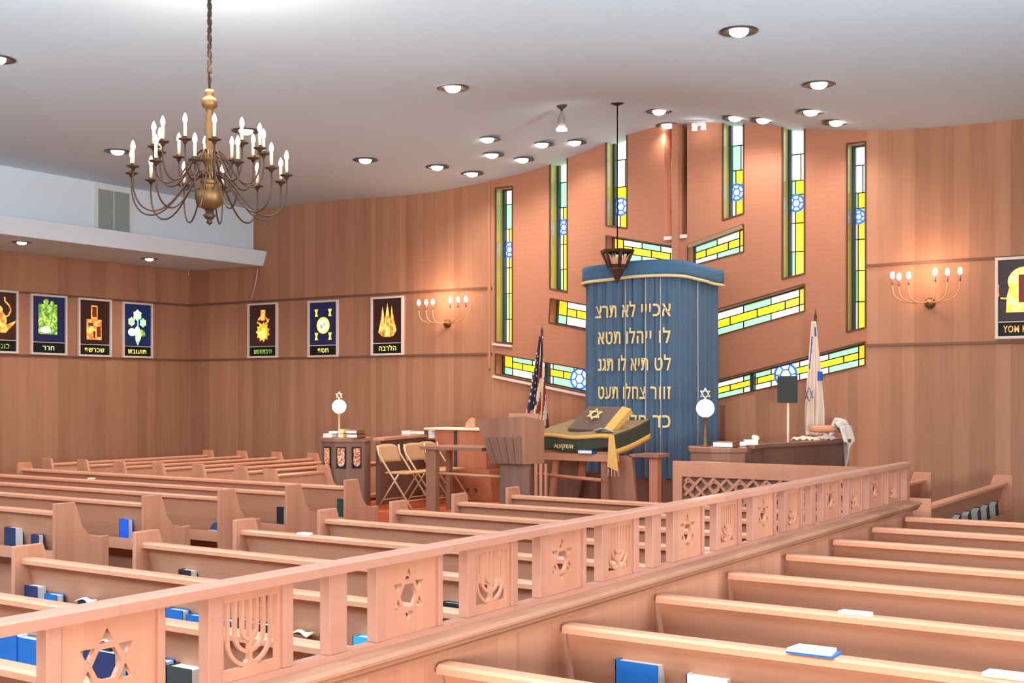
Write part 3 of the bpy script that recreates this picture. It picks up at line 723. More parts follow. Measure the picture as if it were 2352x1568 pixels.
# gold lettering, right to left in the photograph (given here in visual order)
def find_phi(u, z):
    best = None
    for i in range(900):
        ph = -1.1+2.2*i/900; x, y = ark_pt(ph)
        r = Vector((x, y, 0)); d = -sin(YAW)*r.x+cos(YAW)*r.y; uu = 1176+FPX*(cos(YAW)*r.x+sin(YAW)*r.y)/d
        e_ = abs(uu-u)
        if best is None or e_ < best[0]: best = (e_, ph)
    return best[1]
rows = [(712, 'אכייי לא תרצ', 1375, 1537), (773, 'לו ייהלו תטא', 1380, 1536), (835, 'לט תיא לו תגנ', 1380, 1537), (900, 'זוור צחלו תעט', 1381, 1537), (965, 'כד חלו תח', 1398, 1536)]
for v, s_, ua, ub in rows:
    pa, pb = find_phi(ua, 0), find_phi(ub, 0)
    me = text_mesh(s_[::-1].replace('ד', 'ר'), .3, .004, 'LEFT')   # the font's dalet does not fill; its heel is added below
    xs = [w_.co.x for w_ in me.vertices]; x0, x1 = min(xs), max(xs)
    ys = sorted(w_.co.y for w_ in me.vertices); zc = CAMH+(903-v)/FPX*15.2
    bm = bmesh.new(); bm.from_mesh(me)
    bmesh.ops.subdivide_edges(bm, edges=[e2 for e2 in bm.edges if e2.calc_length() > .05], cuts=2)
    bm.verts.index_update(); org = {w_.index: w_.co.x for w_ in bm.verts}
    for w_ in bm.verts:
        ph = pa+(pb-pa)*(w_.co.x-x0)/(x1-x0); x, y = ark_pt(ph, 1, .058+w_.co.z*2)
        w_.co = Vector((x, y, zc-BZ+(w_.co.y-.10)*.85))
    vis = s_[::-1].replace(' ', '')
    # one part per letter
    seen = {}; lay_s = {}
    bm.verts.ensure_lookup_table()
    isl = []
    for v0 in bm.verts:
        if v0.index in seen: continue
        st_ = [v0]; seen[v0.index] = len(isl); cur = []
        while st_:
            q = st_.pop(); cur.append(q)
            for e3 in q.link_edges:
                o3 = e3.other_vert(q)
                if o3.index not in seen: seen[o3.index] = len(isl); st_.append(o3)
        isl.append(cur)
    iv = sorted([(min(org[q.index] for q in c3), max(org[q.index] for q in c3), c3) for c3 in isl], key=lambda z_: z_[0]); grp = []
    for a3, b3, c3 in iv:
        if grp and a3 < grp[-1][1]-.004: grp[-1][1] = max(grp[-1][1], b3); grp[-1][2] += c3
        else: grp.append([a3, b3, list(c3)])
    for gi, (a3, b3, c3) in enumerate(grp):
        ids = {q.index: i for i, q in enumerate(c3)}
        fs = [[ids[q.index] for q in f3.verts] for f3 in bm.faces if f3.verts[0].index in ids]
        vs3 = [q.co[:] for q in c3]
        if len(grp) == len(vis) and vis[gi] == 'ד':
            hz = max(q.co.z for q in c3); n0 = len(vs3)
            for zz in (hz-.034, hz):
                for xx in (b3-.012, b3+.026):
                    for dd in (.050, .066):
                        x, y = ark_pt(pa+(pb-pa)*(xx-x0)/(x1-x0), 1, dd); vs3.append((x, y, zz))
            fs += [[n0+i for i in q] for q in ((0,1,3,2),(4,6,7,5),(0,4,5,1),(2,3,7,6),(0,2,6,4),(1,5,7,3))]
        m3 = bpy.data.meshes.new('gold_letter'); m3.from_pydata(vs3, [], fs); m3.materials.append(m_gold); link('gold_letter', m3, t)
    bm.free()
m_cord = plain('pale_cord', srgb(190, 182, 180), .6)
for u_ in (1441, 1486, 1517, 1618):
    s_ = find_phi(u_, 0); x, y = ark_pt(s_, 1, .054)
    MB().tube([(x, y, .78-BZ), (x+.004, y, 1.8-BZ), (x, y, 3.27-BZ)], .0065, 6).build('curtain_cord', m_cord, t)
tag(MB().box((xat(1655, YB), YB-.015, zat(1660, 1035, YB)), (xat(1666, YB), YB, zat(1660, 930, YB))).build('trim_dark_edge', m_trimd), kind='structure')
# ---------------- eternal light ----------------
p = at(1418, 575, Y=13.3); cz = ceil_z(p.x, p.y)
t = thing('hanging_lamp', 'bronze hexagonal eternal lamp with crown cut-outs hanging before the ark', 'lamp', p)
MB().tube([(0, 0, .0), (0, 0, cz-p.z-.01)], .008, 8).build('rod', m_black, t)
MB().lathe([(0, 0), (.09, 0), (.02, -.03), (0, -.03)], (0, 0, cz-p.z-.004), 16).build('canopy', m_black, t)
def hexr(r, z, a0=.2): return [Vector((r*cos(a0+k*pi/3), r*sin(a0+k*pi/3), z)) for k in range(6)]
T1, T0 = hexr(.215, -.0), hexr(.11, -.22)
mb = MB(); mb.hexa([q-Vector((0, 0, .012)) for q in hexr(.22, .005)], hexr(.22, .005)); mb.hexa(hexr(.115, -.24), hexr(.115, -.215)); 
for k in range(6): mb.tube([T1[k], T0[k]], .013, 6)
mb.build('cage', m_bronze, t)
cr = MB()
for k in range(6):
    a, b, c, d = T1[k], T1[(k+1) % 6], T0[(k+1) % 6], T0[k]
    def Q(s_, t_): return (a.lerp(b, s_)).lerp(d.lerp(c, s_), t_)
    for s_, e_ in ((0, .16), (.84, 1)): cr.hexa([Q(s_, 0), Q(e_, 0), Q(e_, 1), Q(s_, 1)], [q*1.02 for q in (Q(s_, 0), Q(e_, 0), Q(e_, 1), Q(s_, 1))])
    cr.hexa([Q(0, .82), Q(1, .82), Q(1, 1), Q(0, 1)], [q*1.02 for q in (Q(0, .82), Q(1, .82), Q(1, 1), Q(0, 1))])
    cr.hexa([Q(0, 0), Q(1, 0), Q(1, .14), Q(0, .14)], [q*1.02 for q in (Q(0, 0), Q(1, 0), Q(1, .14), Q(0, .14))])
cr.build('crown_screen', m_bronze, t)
ins = MB()
for k in range(6):
    a, b, c, d = [q*.93 for q in (T1[k], T1[(k+1) % 6], T0[(k+1) % 6], T0[k])]
    def Q(s_, t_): return (a.lerp(b, s_)).lerp(d.lerp(c, s_), t_)
    pts = [Q(.12, .95), Q(.12, .2), Q(.3, .55), Q(.42, .2), Q(.5, .5), Q(.6, .2), Q(.72, .55), Q(.88, .2), Q(.88, .95)]
    ins.hexa(pts, [q*.99 for q in pts])
ins.build('crown', plain('lamp_copper', srgb(214, 160, 130), .5), t)
MB().hexa([Vector((0.004*cos(k), .004*sin(k), -.42)) for k in range(6)], hexr(.10, -.24)).build('lower_point', m_bronze, t)
# ---------------- cone pendant ----------------
p = at(1290, 297, z=5.1); p.z = ceil_z(p.x, p.y)
t = thing('pendant_lamp', 'grey flared pendant lamp with a lit white rim on the ceiling left of the ark', 'lamp', p)
MB().lathe([(0, -.002), (.07, -.004), (.055, -.025), (.02, -.05), (.012, -.08), (0, -.08)], n=18).build('canopy', m_char, t)
MB().lathe([(.012, -.07), (.02, -.10), (.045, -.16), (.052, -.22), (.05, -.29), (.0, -.29)], n=18).build('lamp_body', plain('lamp_grey', srgb(150, 138, 130), .4), t)
MB().lathe([(0, -.285), (.068, -.29), (.07, -.315), (0, -.32)], n=20).build('lit_rim', m_bulbw, t)
# ---------------- reading desks with globe lamps ----------------
def lectern(px, py, label, s):
    t = thing('lectern', label, 'lectern', (px, py, BZ), radians(27)); H_ = 1.27-BZ
    poly = [(-.27, .22), (-.27, -.12), (-.08, -.24), (.10, -.24), (.27, -.12), (.27, .22)]
    MB().prism(poly, 'z', 0, H_-.05).build('cabinet_body', m_bimd if s > 0 else m_bim, t, bevel=.004)
    MB().prism([(a*1.08, b*1.1) for a, b in poly], 'z', H_-.05, H_).build('top', m_bim, t, bevel=.006)
    if s > 0:
        for (ax, ay), (bx, by) in (((-.27, -.12), (-.08, -.24)), ((-.08, -.24), (.10, -.24)), ((.10, -.24), (.27, -.12))):
            c = Vector(((ax+bx)/2, (ay+by)/2, 0)); d = Vector((bx-ax, by-ay, 0)).normalized(); n = Vector((d.y, -d.x, 0))
            F = Matrix(((d.x, 0, n.x, c.x), (d.y, 0, n.y, c.y), (0, 1, 0, 0), (0, 0, 0, 1)))
            w = .045
            f = MB(); f.box((-w-.016, .50, 0), (w+.016, .76, .012), F); o1 = f.build('niche_frame', m_black, t)
            g = MB(); pts = [(-w, .56), (-w, .745), (w, .745), (w, .56), (w*.6, .53), (0, .52), (-w*.6, .53)]
            g.hexa([F @ Vector((a, b, .011)) for a, b in pts][::-1], [F @ Vector((a, b, .018)) for a, b in pts][::-1]); g.build('painted_panel', m_nich, o1)
    return t
m_nich, _nt, _b = newmat('painted_scroll'); _b.inputs['Roughness'].default_value = .5
_tc = _nt.nodes.new('ShaderNodeTexCoord'); _v = _nt.nodes.new('ShaderNodeTexNoise'); _v.inputs['Scale'].default_value = 60; _r = _nt.nodes.new('ShaderNodeValToRGB')
_r.color_ramp.elements[0].position = .47; _r.color_ramp.elements[0].color = srgb(176, 84, 50); _r.color_ramp.elements[1].position = .53; _r.color_ramp.elements[1].color = srgb(250, 200, 160)
_nt.links.new(_tc.outputs['Object'], _v.inputs['Vector']); _nt.links.new(_v.outputs[0], _r.inputs[0]); _nt.links.new(_r.outputs[0], _b.inputs['Base Color'])
LLX, LLY = xat(796, 11.35), 11.35
lectern(LLX-.02, LLY, 'angled reading desk with three painted arched panels at the left of the platform', 1)
RLX = xat(1648, 11.45)
lectern(RLX, 11.45, 'brown reading desk at the right of the platform behind the lattice screen', -1)
def globe(px, py, z0, zc_, label, r=.093, star_r=.05):
    t = thing('globe_lamp', label, 'lamp', (px, py, z0)); h = zc_-z0
    MB().lathe([(0, 0), (.05, 0), (.05, .012), (.016, .02), (.014, h-r-.02), (.03, h-r), (.03, h-r+.01), (0, h-r+.01)], n=14).build('post', m_brass if star_r > .05 else m_tan, t)
    MB().lathe([(.0, -r)]+[(r*sin(a*pi/16), -r*cos(a*pi/16)) for a in range(1, 16)]+[(0, r)], (0, 0, h), 28).build('globe', m_globe, t)
    mb = MB(); R = star_r
    for k in range(2):
        tr = [(R*cos(pi/2+k*pi+j*2*pi/3), h+r+R*1.05+R*sin(pi/2+k*pi+j*2*pi/3)) for j in range(4)]
        d = Vector((cos(YAW*.6), sin(YAW*.6), 0))
        mb.tube([(a*d.x, a*d.y, b) for a, b in tr[:3]], .0075, 6, closed=True)
    mb.build('star_finial', m_gold, t)
    l = bpy.data.lights.new('globe_light', 'POINT'); l.energy = 9; l.color = (1, .9, .8); l.shadow_soft_size = r
    lo = bpy.data.objects.new('globe_light', l); COL.objects.link(lo); lo.parent = t; lo.location = (0, -.02, h+r+.12)
    return t
globe(xat(779, 11.35), 11.35, 1.27, 1.655, 'round white globe lamp on the left reading desk', .088, .045)
globe(xat(1620, 11.45), 11.45, 1.27, 1.665, 'round white globe lamp with gold star before the ark, right desk', .093, .055)
def lay(kind, u, v, Y, w, d, h, mat, label, cat='book', rz=0, round_=False, grp=None, children=True):
    """closed book lying flat: cover and pages"""
    p = at(u, v, Y=Y); t = thing(kind, label, cat, p, rz, grp)
    MB().box((-w/2, -d/2, 0), (w/2, d/2, .004)).box((-w/2, -d/2, h-.004), (w/2, d/2, h)).box((w/2-.004, -d/2, 0), (w/2, d/2, h)).build('cover', mat, t)
    MB().box((-w/2+.004, -d/2+.003, .004), (w/2-.005, d/2-.003, h-.004)).build('page_block', m_page, t)
    return t
def laid(u, Y, z, w, d, h, mat, label, rz=0):
    x = xat(u, Y); t = thing('book', label, 'book', (x, Y, z), rz)
    MB().box((-w/2, -d/2, 0), (w/2, d/2, .005)).box((-w/2, -d/2, h-.005), (w/2, d/2, h)).box((w/2-.004, -d/2, 0), (w/2, d/2, h)).build('cover', mat, t)
    MB().box((-w/2+.004, -d/2+.003, .005), (w/2-.005, d/2-.003, h-.005)).build('page_block', m_page if mat is not m_yellowbk else m_cream, t)
laid(760, 11.25, 1.272, .15, .13, .045, m_page, 'white book lying at the left corner of the left reading desk')
laid(768, 11.25, 1.319, .11, .10, .03, m_page, 'small white book on top of the white one on the left desk', .3)
laid(790, 11.33, 1.272, .09, .15, .05, m_yellowbk, 'cream book beside the left globe lamp post', .1)
laid(792, 11.33, 1.324, .09, .15, .05, m_yellowbk, 'cream book stacked on another beside the left globe lamp post')
laid(818, 11.28, 1.272, .17, .16, .05, m_brownbk, 'brown book at the right of the left reading desk')
laid(816, 11.28, 1.324, .17, .16, .045, m_brownbk, 'brown book stacked on the other brown book on the left desk', .05)
# wing walls of the platform
def wing(pts, h, label):
    t = thing('wing_screen', label, 'low wall', (0, 0, BZ))
    mb = MB(); mc = MB()
    mb.ribbon(pts, .06, 'z', 0, h); mc.ribbon(pts, .16, 'z', h, h+.035)
    mb.build('boarded_panel', m_bimd, t); mc.build('capping', m_bimd if 'right' in label else m_cap, t)
wing([(-9.74, 11.74), (-9.84, 12.05), (-9.97, 12.6), (-10.09, 13.2), (-10.16, 13.9)], .82, 'low boarded wing wall curving back behind the folding chairs')
wing([(RLX+.17, 11.84), (-4.85, 12.3), (-4.70, 12.8), (-4.62, 13.4), (-4.52, 14.15)], .84, 'dark boarded wing wall curving back at the right of the platform')
laid(939, 12.95, 1.257, .15, .14, .05, m_page, 'white book on the capping of the left wing wall')
laid(968, 13.1, 1.257, .22, .16, .05, m_brownbk, 'brown book on the capping next to the white one')
# cabinet behind
cxx = xat(1066, 13.15)
t = thing('cabinet', 'orange-brown cupboard with pale top board at the back of the platform, left', 'cabinet', (cxx, 13.15, BZ))
MB().box((-.34, -.2, .42), (-.03, .22, .93)).box((.03, -.2, .42), (.5, .22, .93)).build('upper_cupboard', m_bimo, t, bevel=.005)
MB().box((-.03, -.18, .42), (.03, .22, .93)).build('grey_gap_strip', m_char, t)
MB().prism([(-.2, 0), (.62, 0), (.56, .42), (-.16, .42)], 'y', -.22, .22).build('lower_cupboard', m_bimo, t, bevel=.005)
MB().box((-.50, -.24, .93), (.52, .24, .955)).build('top_board', m_cream, t)
MB().tube([(.22, -.225, .12), (.22, -.235, .16), (.25, -.235, .16)], .006, 6).build('handle', m_black, t)
MB().tube([(.36, -.225, .12), (.36, -.235, .16), (.33, -.235, .16)], .006, 6).build('handle', m_black, t)
for i in range(2):
    laid(999, 13.15, 1.21+.052*i, .12, .15, .05, m_page, ['white book lowest of the pair under the cupboard top board', 'white book upper of the pair under the cupboard top board'][i])
MB_st = thing('book_shelf', 'small ledge fixed at the cupboard side holding two white books', 'shelf', (xat(999, 13.15), 13.15, 1.19)); MB().box((-.09, -.09, 0), (.09, .09, .018)).build('shelf_board', m_bimo, MB_st); MB().box((-.02, .05, -.79), (.02, .09, 0)).build('support', m_bimo, MB_st)
t = MB().prism([(.0, 0), (.0, .13), (-.05, .14), (-.10, .115), (-.14, .07), (-.16, 0)], 'y', -.012, .012).build('rounded_board', m_tan, bevel=.004)
t.location = (xat(1091, 13.1), 13.1, 1.357); tag(t, 'small tan rounded board standing on the pale cupboard top behind the pulpit', 'board')
# folding chairs
def folding_chair(label):
    t = thing('folding_chair', label, 'chair', group='tan folding chairs on the platform')
    W_ = .21
    # local: facing +x, width along y
    mb = MB()
    mb.grid(14, 6, lambda a, b: (-.30+.07*(1-b)-.03*cos((a-.5)*pi), -W_+2*W_*a, .56+.22*b*(1-.22*abs(2*a-1)**4)))
    mb.build('backrest', m_tan, t, recalc=False, solid=.012)
    MB().prism([(-.17, -.2), (.20, -.19), (.22, .0), (.20, .19), (-.17, .2)], 'z', .425, .445).build('seat', m_tan, t, bevel=.004)
    for y in (-W_, W_):
        MB().tube([(-.285, y, .77), (-.26, y, .66), (.26, y, .01)], .0125, 8).build('front_leg', m_tanl, t)
        MB().tube([(.04, y*.93, .42), (-.27, y*.93, .01)], .0105, 8).build('rear_leg', m_tanl, t)
    MB().tube([(.185, -W_, .10), (.185, W_, .10)], .008, 6).tube([(-.20, -W_*.93, .10), (-.20, W_*.93, .10)], .008, 6).build('cross_bar', m_tanl, t)
    return t
fc = folding_chair('tan folding chair nearest the left reading desk, seen whole'); fc.location = (xat(932, 11.75), 11.75, BZ)
c2 = dup(fc, label='tan folding chair behind the front one, its back overlapping it'); c2.location = (xat(992, 12.2), 12.2, BZ)
c3 = dup(fc, label='tan folding chair mostly hidden behind the thin wooden post'); c3.location = (xat(1022, 12.65)+.0, 12.65, BZ); c3.rotation_euler = (0, 0, 0)
# side table of posts and bars
t = thing('side_stand', 'open wooden stand with one broad post and a foot bar in front of the cupboard', 'stand', (0, 0, BZ))
xa, xb = xat(984, 11.45), xat(1003, 11.45)
MB().box((xa, 11.4, 0), (xb+.02, 11.48, .75)).build('post', m_bim, t); MB().box((xa, 11.80, 0), (xa+.06, 11.86, .75)).build('post', m_bim, t)
MB().box((xat(1108, 11.45), 11.80, 0), (xat(1108, 11.45)+.06, 11.86, .75)).build('post', m_bim, t)
MB().box((xa-.06, 11.36, .75), (xat(1116, 11.45), 11.9, .79)).build('top', m_bim, t, bevel=.004)
MB().tube([(xa, 11.46, .47), (xat(1150, 11.45), 11.46, .46)], .018, 8).build('foot_bar', m_tan, t)
# menorah-shaped lectern
lx = xat(1168, 11.3); 
t = thing('pulpit', 'grey-brown wooden pulpit with flared ribbed front on a broad pedestal', 'pulpit', (lx, 11.55, BZ), radians(12))
zb, zt = 1.02-BZ, 1.56-BZ
# front ribbed face toward camera-left, smooth side to the right
FL = [Vector((-.50, -.14, zt-.04)), Vector((.14, -.22, zt)), Vector((.14, -.22, zb)), Vector((-.30, -.16, zb))]
RS = [Vector((.14, -.22, zt)), Vector((.26, .08, zt-.05)), Vector((.26, .08, zb)), Vector((.14, -.22, zb))]
bk = Vector((-.05, .26, 0))
mb = MB(); bot = [FL[3], FL[2], RS[2], Vector((.10, .24, zb)), Vector((-.22, .2, zb))]; tp = [FL[0], FL[1], RS[1], Vector((.10, .26, zt-.04)), Vector((-.44, .2, zt-.04))]
mb.hexa(bot, tp); mb.build('reading_box', m_bim, t)
mb = MB()
for k in range(5):
    a, b = .08+.185*k, .17+.185*k
    q = [FL[0].lerp(FL[1], a).lerp(FL[3].lerp(FL[2], a), s_) for s_ in (.42, 1)]; r2 = [FL[0].lerp(FL[1], b).lerp(FL[3].lerp(FL[2], b), s_) for s_ in (.42, 1)]
    n = Vector((-.2, -1, 0)).normalized()*.022
    Q = [q[0], r2[0], r2[1], q[1]]; mb.hexa(Q, [x_+n for x_ in Q])
mb.build('ribbed_front', m_bimd, t, bevel=.003)
mb = MB(); mb.box((-.14, -.02, zt-.05), (.22, .02, zt+.03)); mb.build('top_tray', m_endp, t)
MB().prism([(-.20, -.14), (.16, -.14), (.16, .14), (-.20, .14)], 'z', 0, zb).build('pedestal', m_bimd, t, bevel=.004)
MB().ribbon([(-.02, .0), (-.02, .12), (.01, .18), (.05, .18), (.08, .12), (.08, .0)], .014, 'y', -.155, -.14).build('carved_arch', m_bim, t)
MB().box((.20, -.08, .0), (.23, -.05, zb)).box((.26, -.08, 0), (.29, -.05, zb)).box((.32, -.08, 0), (.345, -.05, zb)).build('spindle_group', m_endp, t)
# ---------------- reading table ----------------
tx0, tx1, ty0, ty1 = xat(1237, 12.2), xat(1415, 12.2), 12.2, 13.05
t = thing('reading_table', 'large wooden reading table of posts and slanting boards before the ark', 'table', (0, 0, BZ))
MB().box((tx0, ty0-.06, 1.03-BZ), (tx1+.02, ty0+.04, 1.115-BZ)).build('front_beam', m_endp, t)
MB().hexa([(tx0+.02, ty0, 1.10-BZ), (tx1, ty0, 1.10-BZ), (tx1, ty1, 1.26-BZ), (tx0+.02, ty1, 1.26-BZ)], [(tx0+.02, ty0, 1.14-BZ), (tx1, ty0, 1.14-BZ), (tx1, ty1, 1.30-BZ), (tx0+.02, ty1, 1.30-BZ)]).build('sloping_top', m_endp, t)
def lean(u0, u1, u2, u3, z1, y, name='slanting_board', m=m_bim, th=.05):
    a, b, c, d = xat(u0, y), xat(u1, y), xat(u2, y), xat(u3, y)
    MB().prism([(a, z1-BZ), (b, z1-BZ), (d, 0), (c, 0)], 'y', y, y+th).build(name, m, t)
lean(1270, 1280, 1258, 1268, 1.04, 12.2, 'slanting_leg', m_endp)
lean(1277, 1345, 1265, 1322, 1.04, 12.45, m=m_bimd)
lean(1380, 1395, 1380, 1400, 1.04, 12.17, 'leg', m_bim, .08)
lean(1400, 1450, 1403, 1466, 1.10, 12.25, m=m_bim)
MB().box((xat(1234, 12.75), 12.75, 0), (xat(1272, 12.75), 12.8, .62)).build('back_board', m_bimd, t)
MB().box((xat(1326, 12.6), 12.6, .13), (xat(1372, 12.6), 12.95, .45)).build('lower_shelf_box', m_bimd, t)
MB().tube([(xat(1225, 12.1), 12.1, .46), (xat(1381, 12.1), 12.1, .42)], .022, 8).build('foot_bar', m_endp, t)
MB().prism([(xat(1331, 12.35), .64), (xat(1344, 12.35), .64), (xat(1344, 12.35), .42), (xat(1327, 12.35), .42)], 'y', 12.35, 12.37).build('small_flap', m_bimo, t)
MB().box((xat(1491, 12.3), 12.3, 0), (xat(1510, 12.3), 12.4, .70)).build('leg', m_endp, t, bevel=.003)
MB().hexa([(xat(1450, 12.3), 12.25, .69), (xat(1515, 12.3), 12.25, .69), (xat(1515, 12.3), 12.55, .69), (xat(1465, 12.3), 12.55, .69)], [(xat(1450, 12.3), 12.25, .72), (xat(1515, 12.3), 12.25, .72), (xat(1515, 12.3), 12.55, .73), (xat(1465, 12.3), 12.55, .73)]).build('side_shelf', m_bim, t)
# cloth over the table
t = thing('table_cloth', 'dark green and gold fringed cover draped over the reading table', 'tablecloth', (0, 0, 0))
zf, zbk = 1.335, 1.50
m_clothtop = plain('brocade', srgb(150, 122, 84), .8, noise=.35, scale=12)
def ct(a, b): return (tx0+.0+(tx1-tx0)*a, ty0-.07+(ty1-ty0+.07)*b, zf+(zbk-zf)*b+.012*sin(a*9+b*4))
MB().grid(24, 14, ct).build('top_cloth', m_clothtop, t, recalc=False, solid=.01)
def cf(a, b): 
    x, y, z = ct(a, 0); dr = .20*(1-.35*abs(2*a-1)**1.5) if a > .5 else .20
    return (x+(b*.08 if a < .05 else 0), y-.012*sin(a*22)*b, z-b*dr)
MB().grid(40, 8, cf).build('front_drop', m_green, t, recalc=False, solid=.008)
MB().grid(30, 8, lambda a, b: (ct(1, a)[0]+.01*sin(a*25)*b, ct(1, a)[1], ct(1, a)[2]-.20*b)).build('side_drop', m_green, t, recalc=False, solid=.008)
MB().grid(20, 2, lambda a, b: (ct(1, a)[0]+.012, ct(1, a)[1], ct(1, a)[2]-.17-.07*b)).build('side_band', m_goldy, t, recalc=False, solid=.008)
MB().grid(20, 2, lambda a, b: (ct(a, 0)[0], ct(a, 0)[1]-.014, ct(a, 0)[2]-.045*b+.004)).build('front_band', m_goldy, t, recalc=False, solid=.006)
me = text_mesh('ﬡﬠקשא', .075, .003); me.transform(Matrix.Scale(1.0, 4)); mesh_obj('gold_lettering', me, M_back((tx0+tx1)/2-.12, ty0-.092, zf-.16), m_gold, t)
p = at(1418, 1003, Y=12.1)
mb = MB(); mb.hexa([Vector(q) for q in ((tx1-.03, 12.08, 1.34), (tx1+.03, 12.08, 1.34), (tx1+.03, 12.10, 1.34), (tx1-.03, 12.10, 1.34))][::-1], [Vector(q) for q in ((tx1-.04, 12.06, .98), (tx1+.10, 12.06, .93), (tx1+.10, 12.08, .93), (tx1-.04, 12.08, .98))][::-1]); mb.build('hanging_sash', m_goldy, t)
mb = MB()
for k in range(4): mb.tube([(tx1-.03+.04*k, 12.07, .96), (tx1-.035+.045*k, 12.07, .87)], .004, 5)
mb.build('tassels', m_cream, t)
# mantle on stand
bx0, bx1 = xat(1322, 12.45), xat(1402, 12.45)
t = thing('book_stand', 'tilted taupe covered lectern cushion with gold star on the reading table', 'book stand', (0, 0, 0))
B0 = [Vector((bx0-.03, 12.30, 1.40)), Vector((bx1-.02, 12.30, 1.385)), Vector((bx1+.09, 12.58, 1.665)), Vector((bx0+.10, 12.58, 1.67))]
n = (B0[1]-B0[0]).cross(B0[3]-B0[0]).normalized()
MB().hexa([q-n*.06 for q in B0], B0).build('cushion', m_mantle, t, bevel=.012)
E0 = [B0[1], B0[1]+Vector((.08, .05, -.02)), B0[2]+Vector((.09, .05, -.03)), B0[2]]
MB().hexa([q-n*.07 for q in E0], [q+n*.004 for q in E0]).build('gold_edge', m_goldy, t)
MB().hexa([Vector((bx0+.05, 12.62, 1.38)), Vector((bx1, 12.62, 1.38)), Vector((bx1, 12.68, 1.40)), Vector((bx0+.05, 12.68, 1.40))], [Vector((bx0+.1, 12.56, 1.62)), Vector((bx1, 12.56, 1.62)), Vector((bx1, 12.60, 1.62)), Vector((bx0+.1, 12.60, 1.62))]).build('prop_board', m_bim, t)
c = (B0[0]+B0[2])/2+n*.008+Vector((.0, 0, .03)); ex = (B0[1]-B0[0]).normalized(); ey = n.cross(ex)
mb = MB()
for k in range(2):
    tr = [c+ex*(.088*cos(pi/2+k*pi+j*2*pi/3))+ey*(.088*sin(pi/2+k*pi+j*2*pi/3)) for j in range(3)]
    mb.tube(tr, .015, 6, closed=True)
mb.build('star', m_gold, t)
t = MB().grid(8, 4, lambda a, b: (xat(1368, 12.2)+.22*a, 12.14+.12*b, 1.375+.03*sin(a*3)+.01*cos(b*4))).build('paper_sheet', plain('pale_blue_page', srgb(170, 184, 190), .7), solid=.01, recalc=False)
tag(t, 'open pale blue booklet lying on the reading table cover', 'booklet')
laid(1349, 12.15, 1.117, .19, .12, .045, m_bluebk, 'blue book with white page end on the ledge of the reading table')
# ---------------- lattice screen ----------------
sx0, sx1, SY = xat(1545, 10.0), -2.74, 10.0
t = thing('lattice_screen', 'reddish wooden screen with pierced lattice at the end of the railing', 'screen', (0, 0, 0))
MB().box((sx0, SY, 1.06), (sx1, SY+.045, 1.20)).build('top_board', m_endp, t)
MB().box((sx0, SY, 0), (sx0+.09, SY+.045, 1.06)).build('end_board', m_endp, t); MB().box((sx0+.09, SY, 0), (sx1, SY+.045, .55)).build('lower_board', m_endp, t)
mb = MB(); x_ = sx0+.09; z0_, z1_ = .55, 1.06; hh = z1_-z0_
def clipline(xa_, s_):
    pts = []
    for j in range(13):
        q = (xa_+s_*hh*j/12, z0_+hh*j/12)
        if sx0+.09 <= q[0] <= sx1: pts.append(q)
    if len(pts) > 1: mb.ribbon(pts, .026, 'y', SY+.010 if s_ > 0 else SY+.016, SY+.030 if s_ > 0 else SY+.036)
k = sx0-.6
while k < sx1+.6: clipline(k, 1); clipline(k, -1); k += .125
k = sx0+.16
while k < sx1-.05:
    for zz in (.97, .79, .63): mb.ribbon([(k+.045*cos(a*pi/6), zz+.045*sin(a*pi/6)) for a in range(13)], .014, 'y', SY+.006, SY+.016)
    k += .25
mb.build('lattice', m_endp, t)
MB().box((sx0+.09, SY+.04, .55), (sx1, SY+.045, 1.06)).build('backing_cloth', m_bimd, t)
# ---------------- flags ----------------
def flag(px, py, ztop, label, kind):
    t = thing('flag', label, 'flag', (px, py, BZ)); h = ztop-BZ
    MB().lathe([(0, 0), (.15, 0), (.15, .02), (.04, .05), (.02, .08), (0, .08)], n=18).build('base', m_brass, t)
    MB().tube([(0, 0, .05), (0, 0, h-.2)], .014, 10).build('pole', m_bim if kind else m_gold, t)
    MB().lathe([(0, 0), (.022, .01), (.022, .03), (.012, .05), (.02, .08), (0, .2)], (0, 0, h-.2), 10).build('spear_finial', m_bronze, t)
    return t, h
US = at(1245, 742, Y=14.1); tU, h = flag(US.x, US.y, US.z, 'American flag hanging furled on a pole left of the ark', 0)
zt_ = zat(1245, 772, 14.1)-BZ; zb_ = zat(1235, 985, 14.1)-BZ
cr_, sr_ = cos(YAW), sin(YAW)
def uf(a, b):
    w = .04+.24*b**1.1; o_ = (a-.5)*2
    xo = (-.10*b)+o_*w*.75; yo = -.03+.035*sin(a*17+b*3)*(.4+b)
    return (xo*cr_-yo*sr_*.3, xo*sr_*.5+yo, zt_+(zb_-zt_)*b-.05*sin(a*9)*b)
def um(a, b):
    s_ = a*1.3-b*.25
    if s_ < .52 and b < .78: return 0
    if s_ >= .52 and b < .45 and int(a*11) % 2: return 0
    return 1 if (int((a*9+b*5)) % 2) else 2
MB().grid(36, 44, uf, um).build('flag_cloth', [m_fnavy, m_red, m_fwhite], tU, recalc=False, solid=.006)
st = MB(); random.seed(3)
for i in range(16):
    b = .18+.56*i/16; a = .14+.16*(i % 2)+.06*random.random(); q = Vector(uf(a, b))+Vector((0, -.02, 0)); r_ = .010+.010*b
    st.prism([(q.x+r_*(1 if k % 2 == 0 else .5)*cos(k*pi/5+.3), q.z+r_*(1.5 if k % 2 == 0 else .8)*sin(k*pi/5+.3)) for k in range(10)], 'y', q.y-.006, q.y)
st.build('stars', m_fwhite, tU)
IS = at(1873, 706, Y=14.45); tI, h = flag(IS.x, IS.y, IS.z, 'white and blue Israeli flag hanging on a pole right of the ark', 1)
zt_ = zat(1873, 738, 14.45)-BZ; zb_ = zat(1873, 1000, 14.45)-BZ
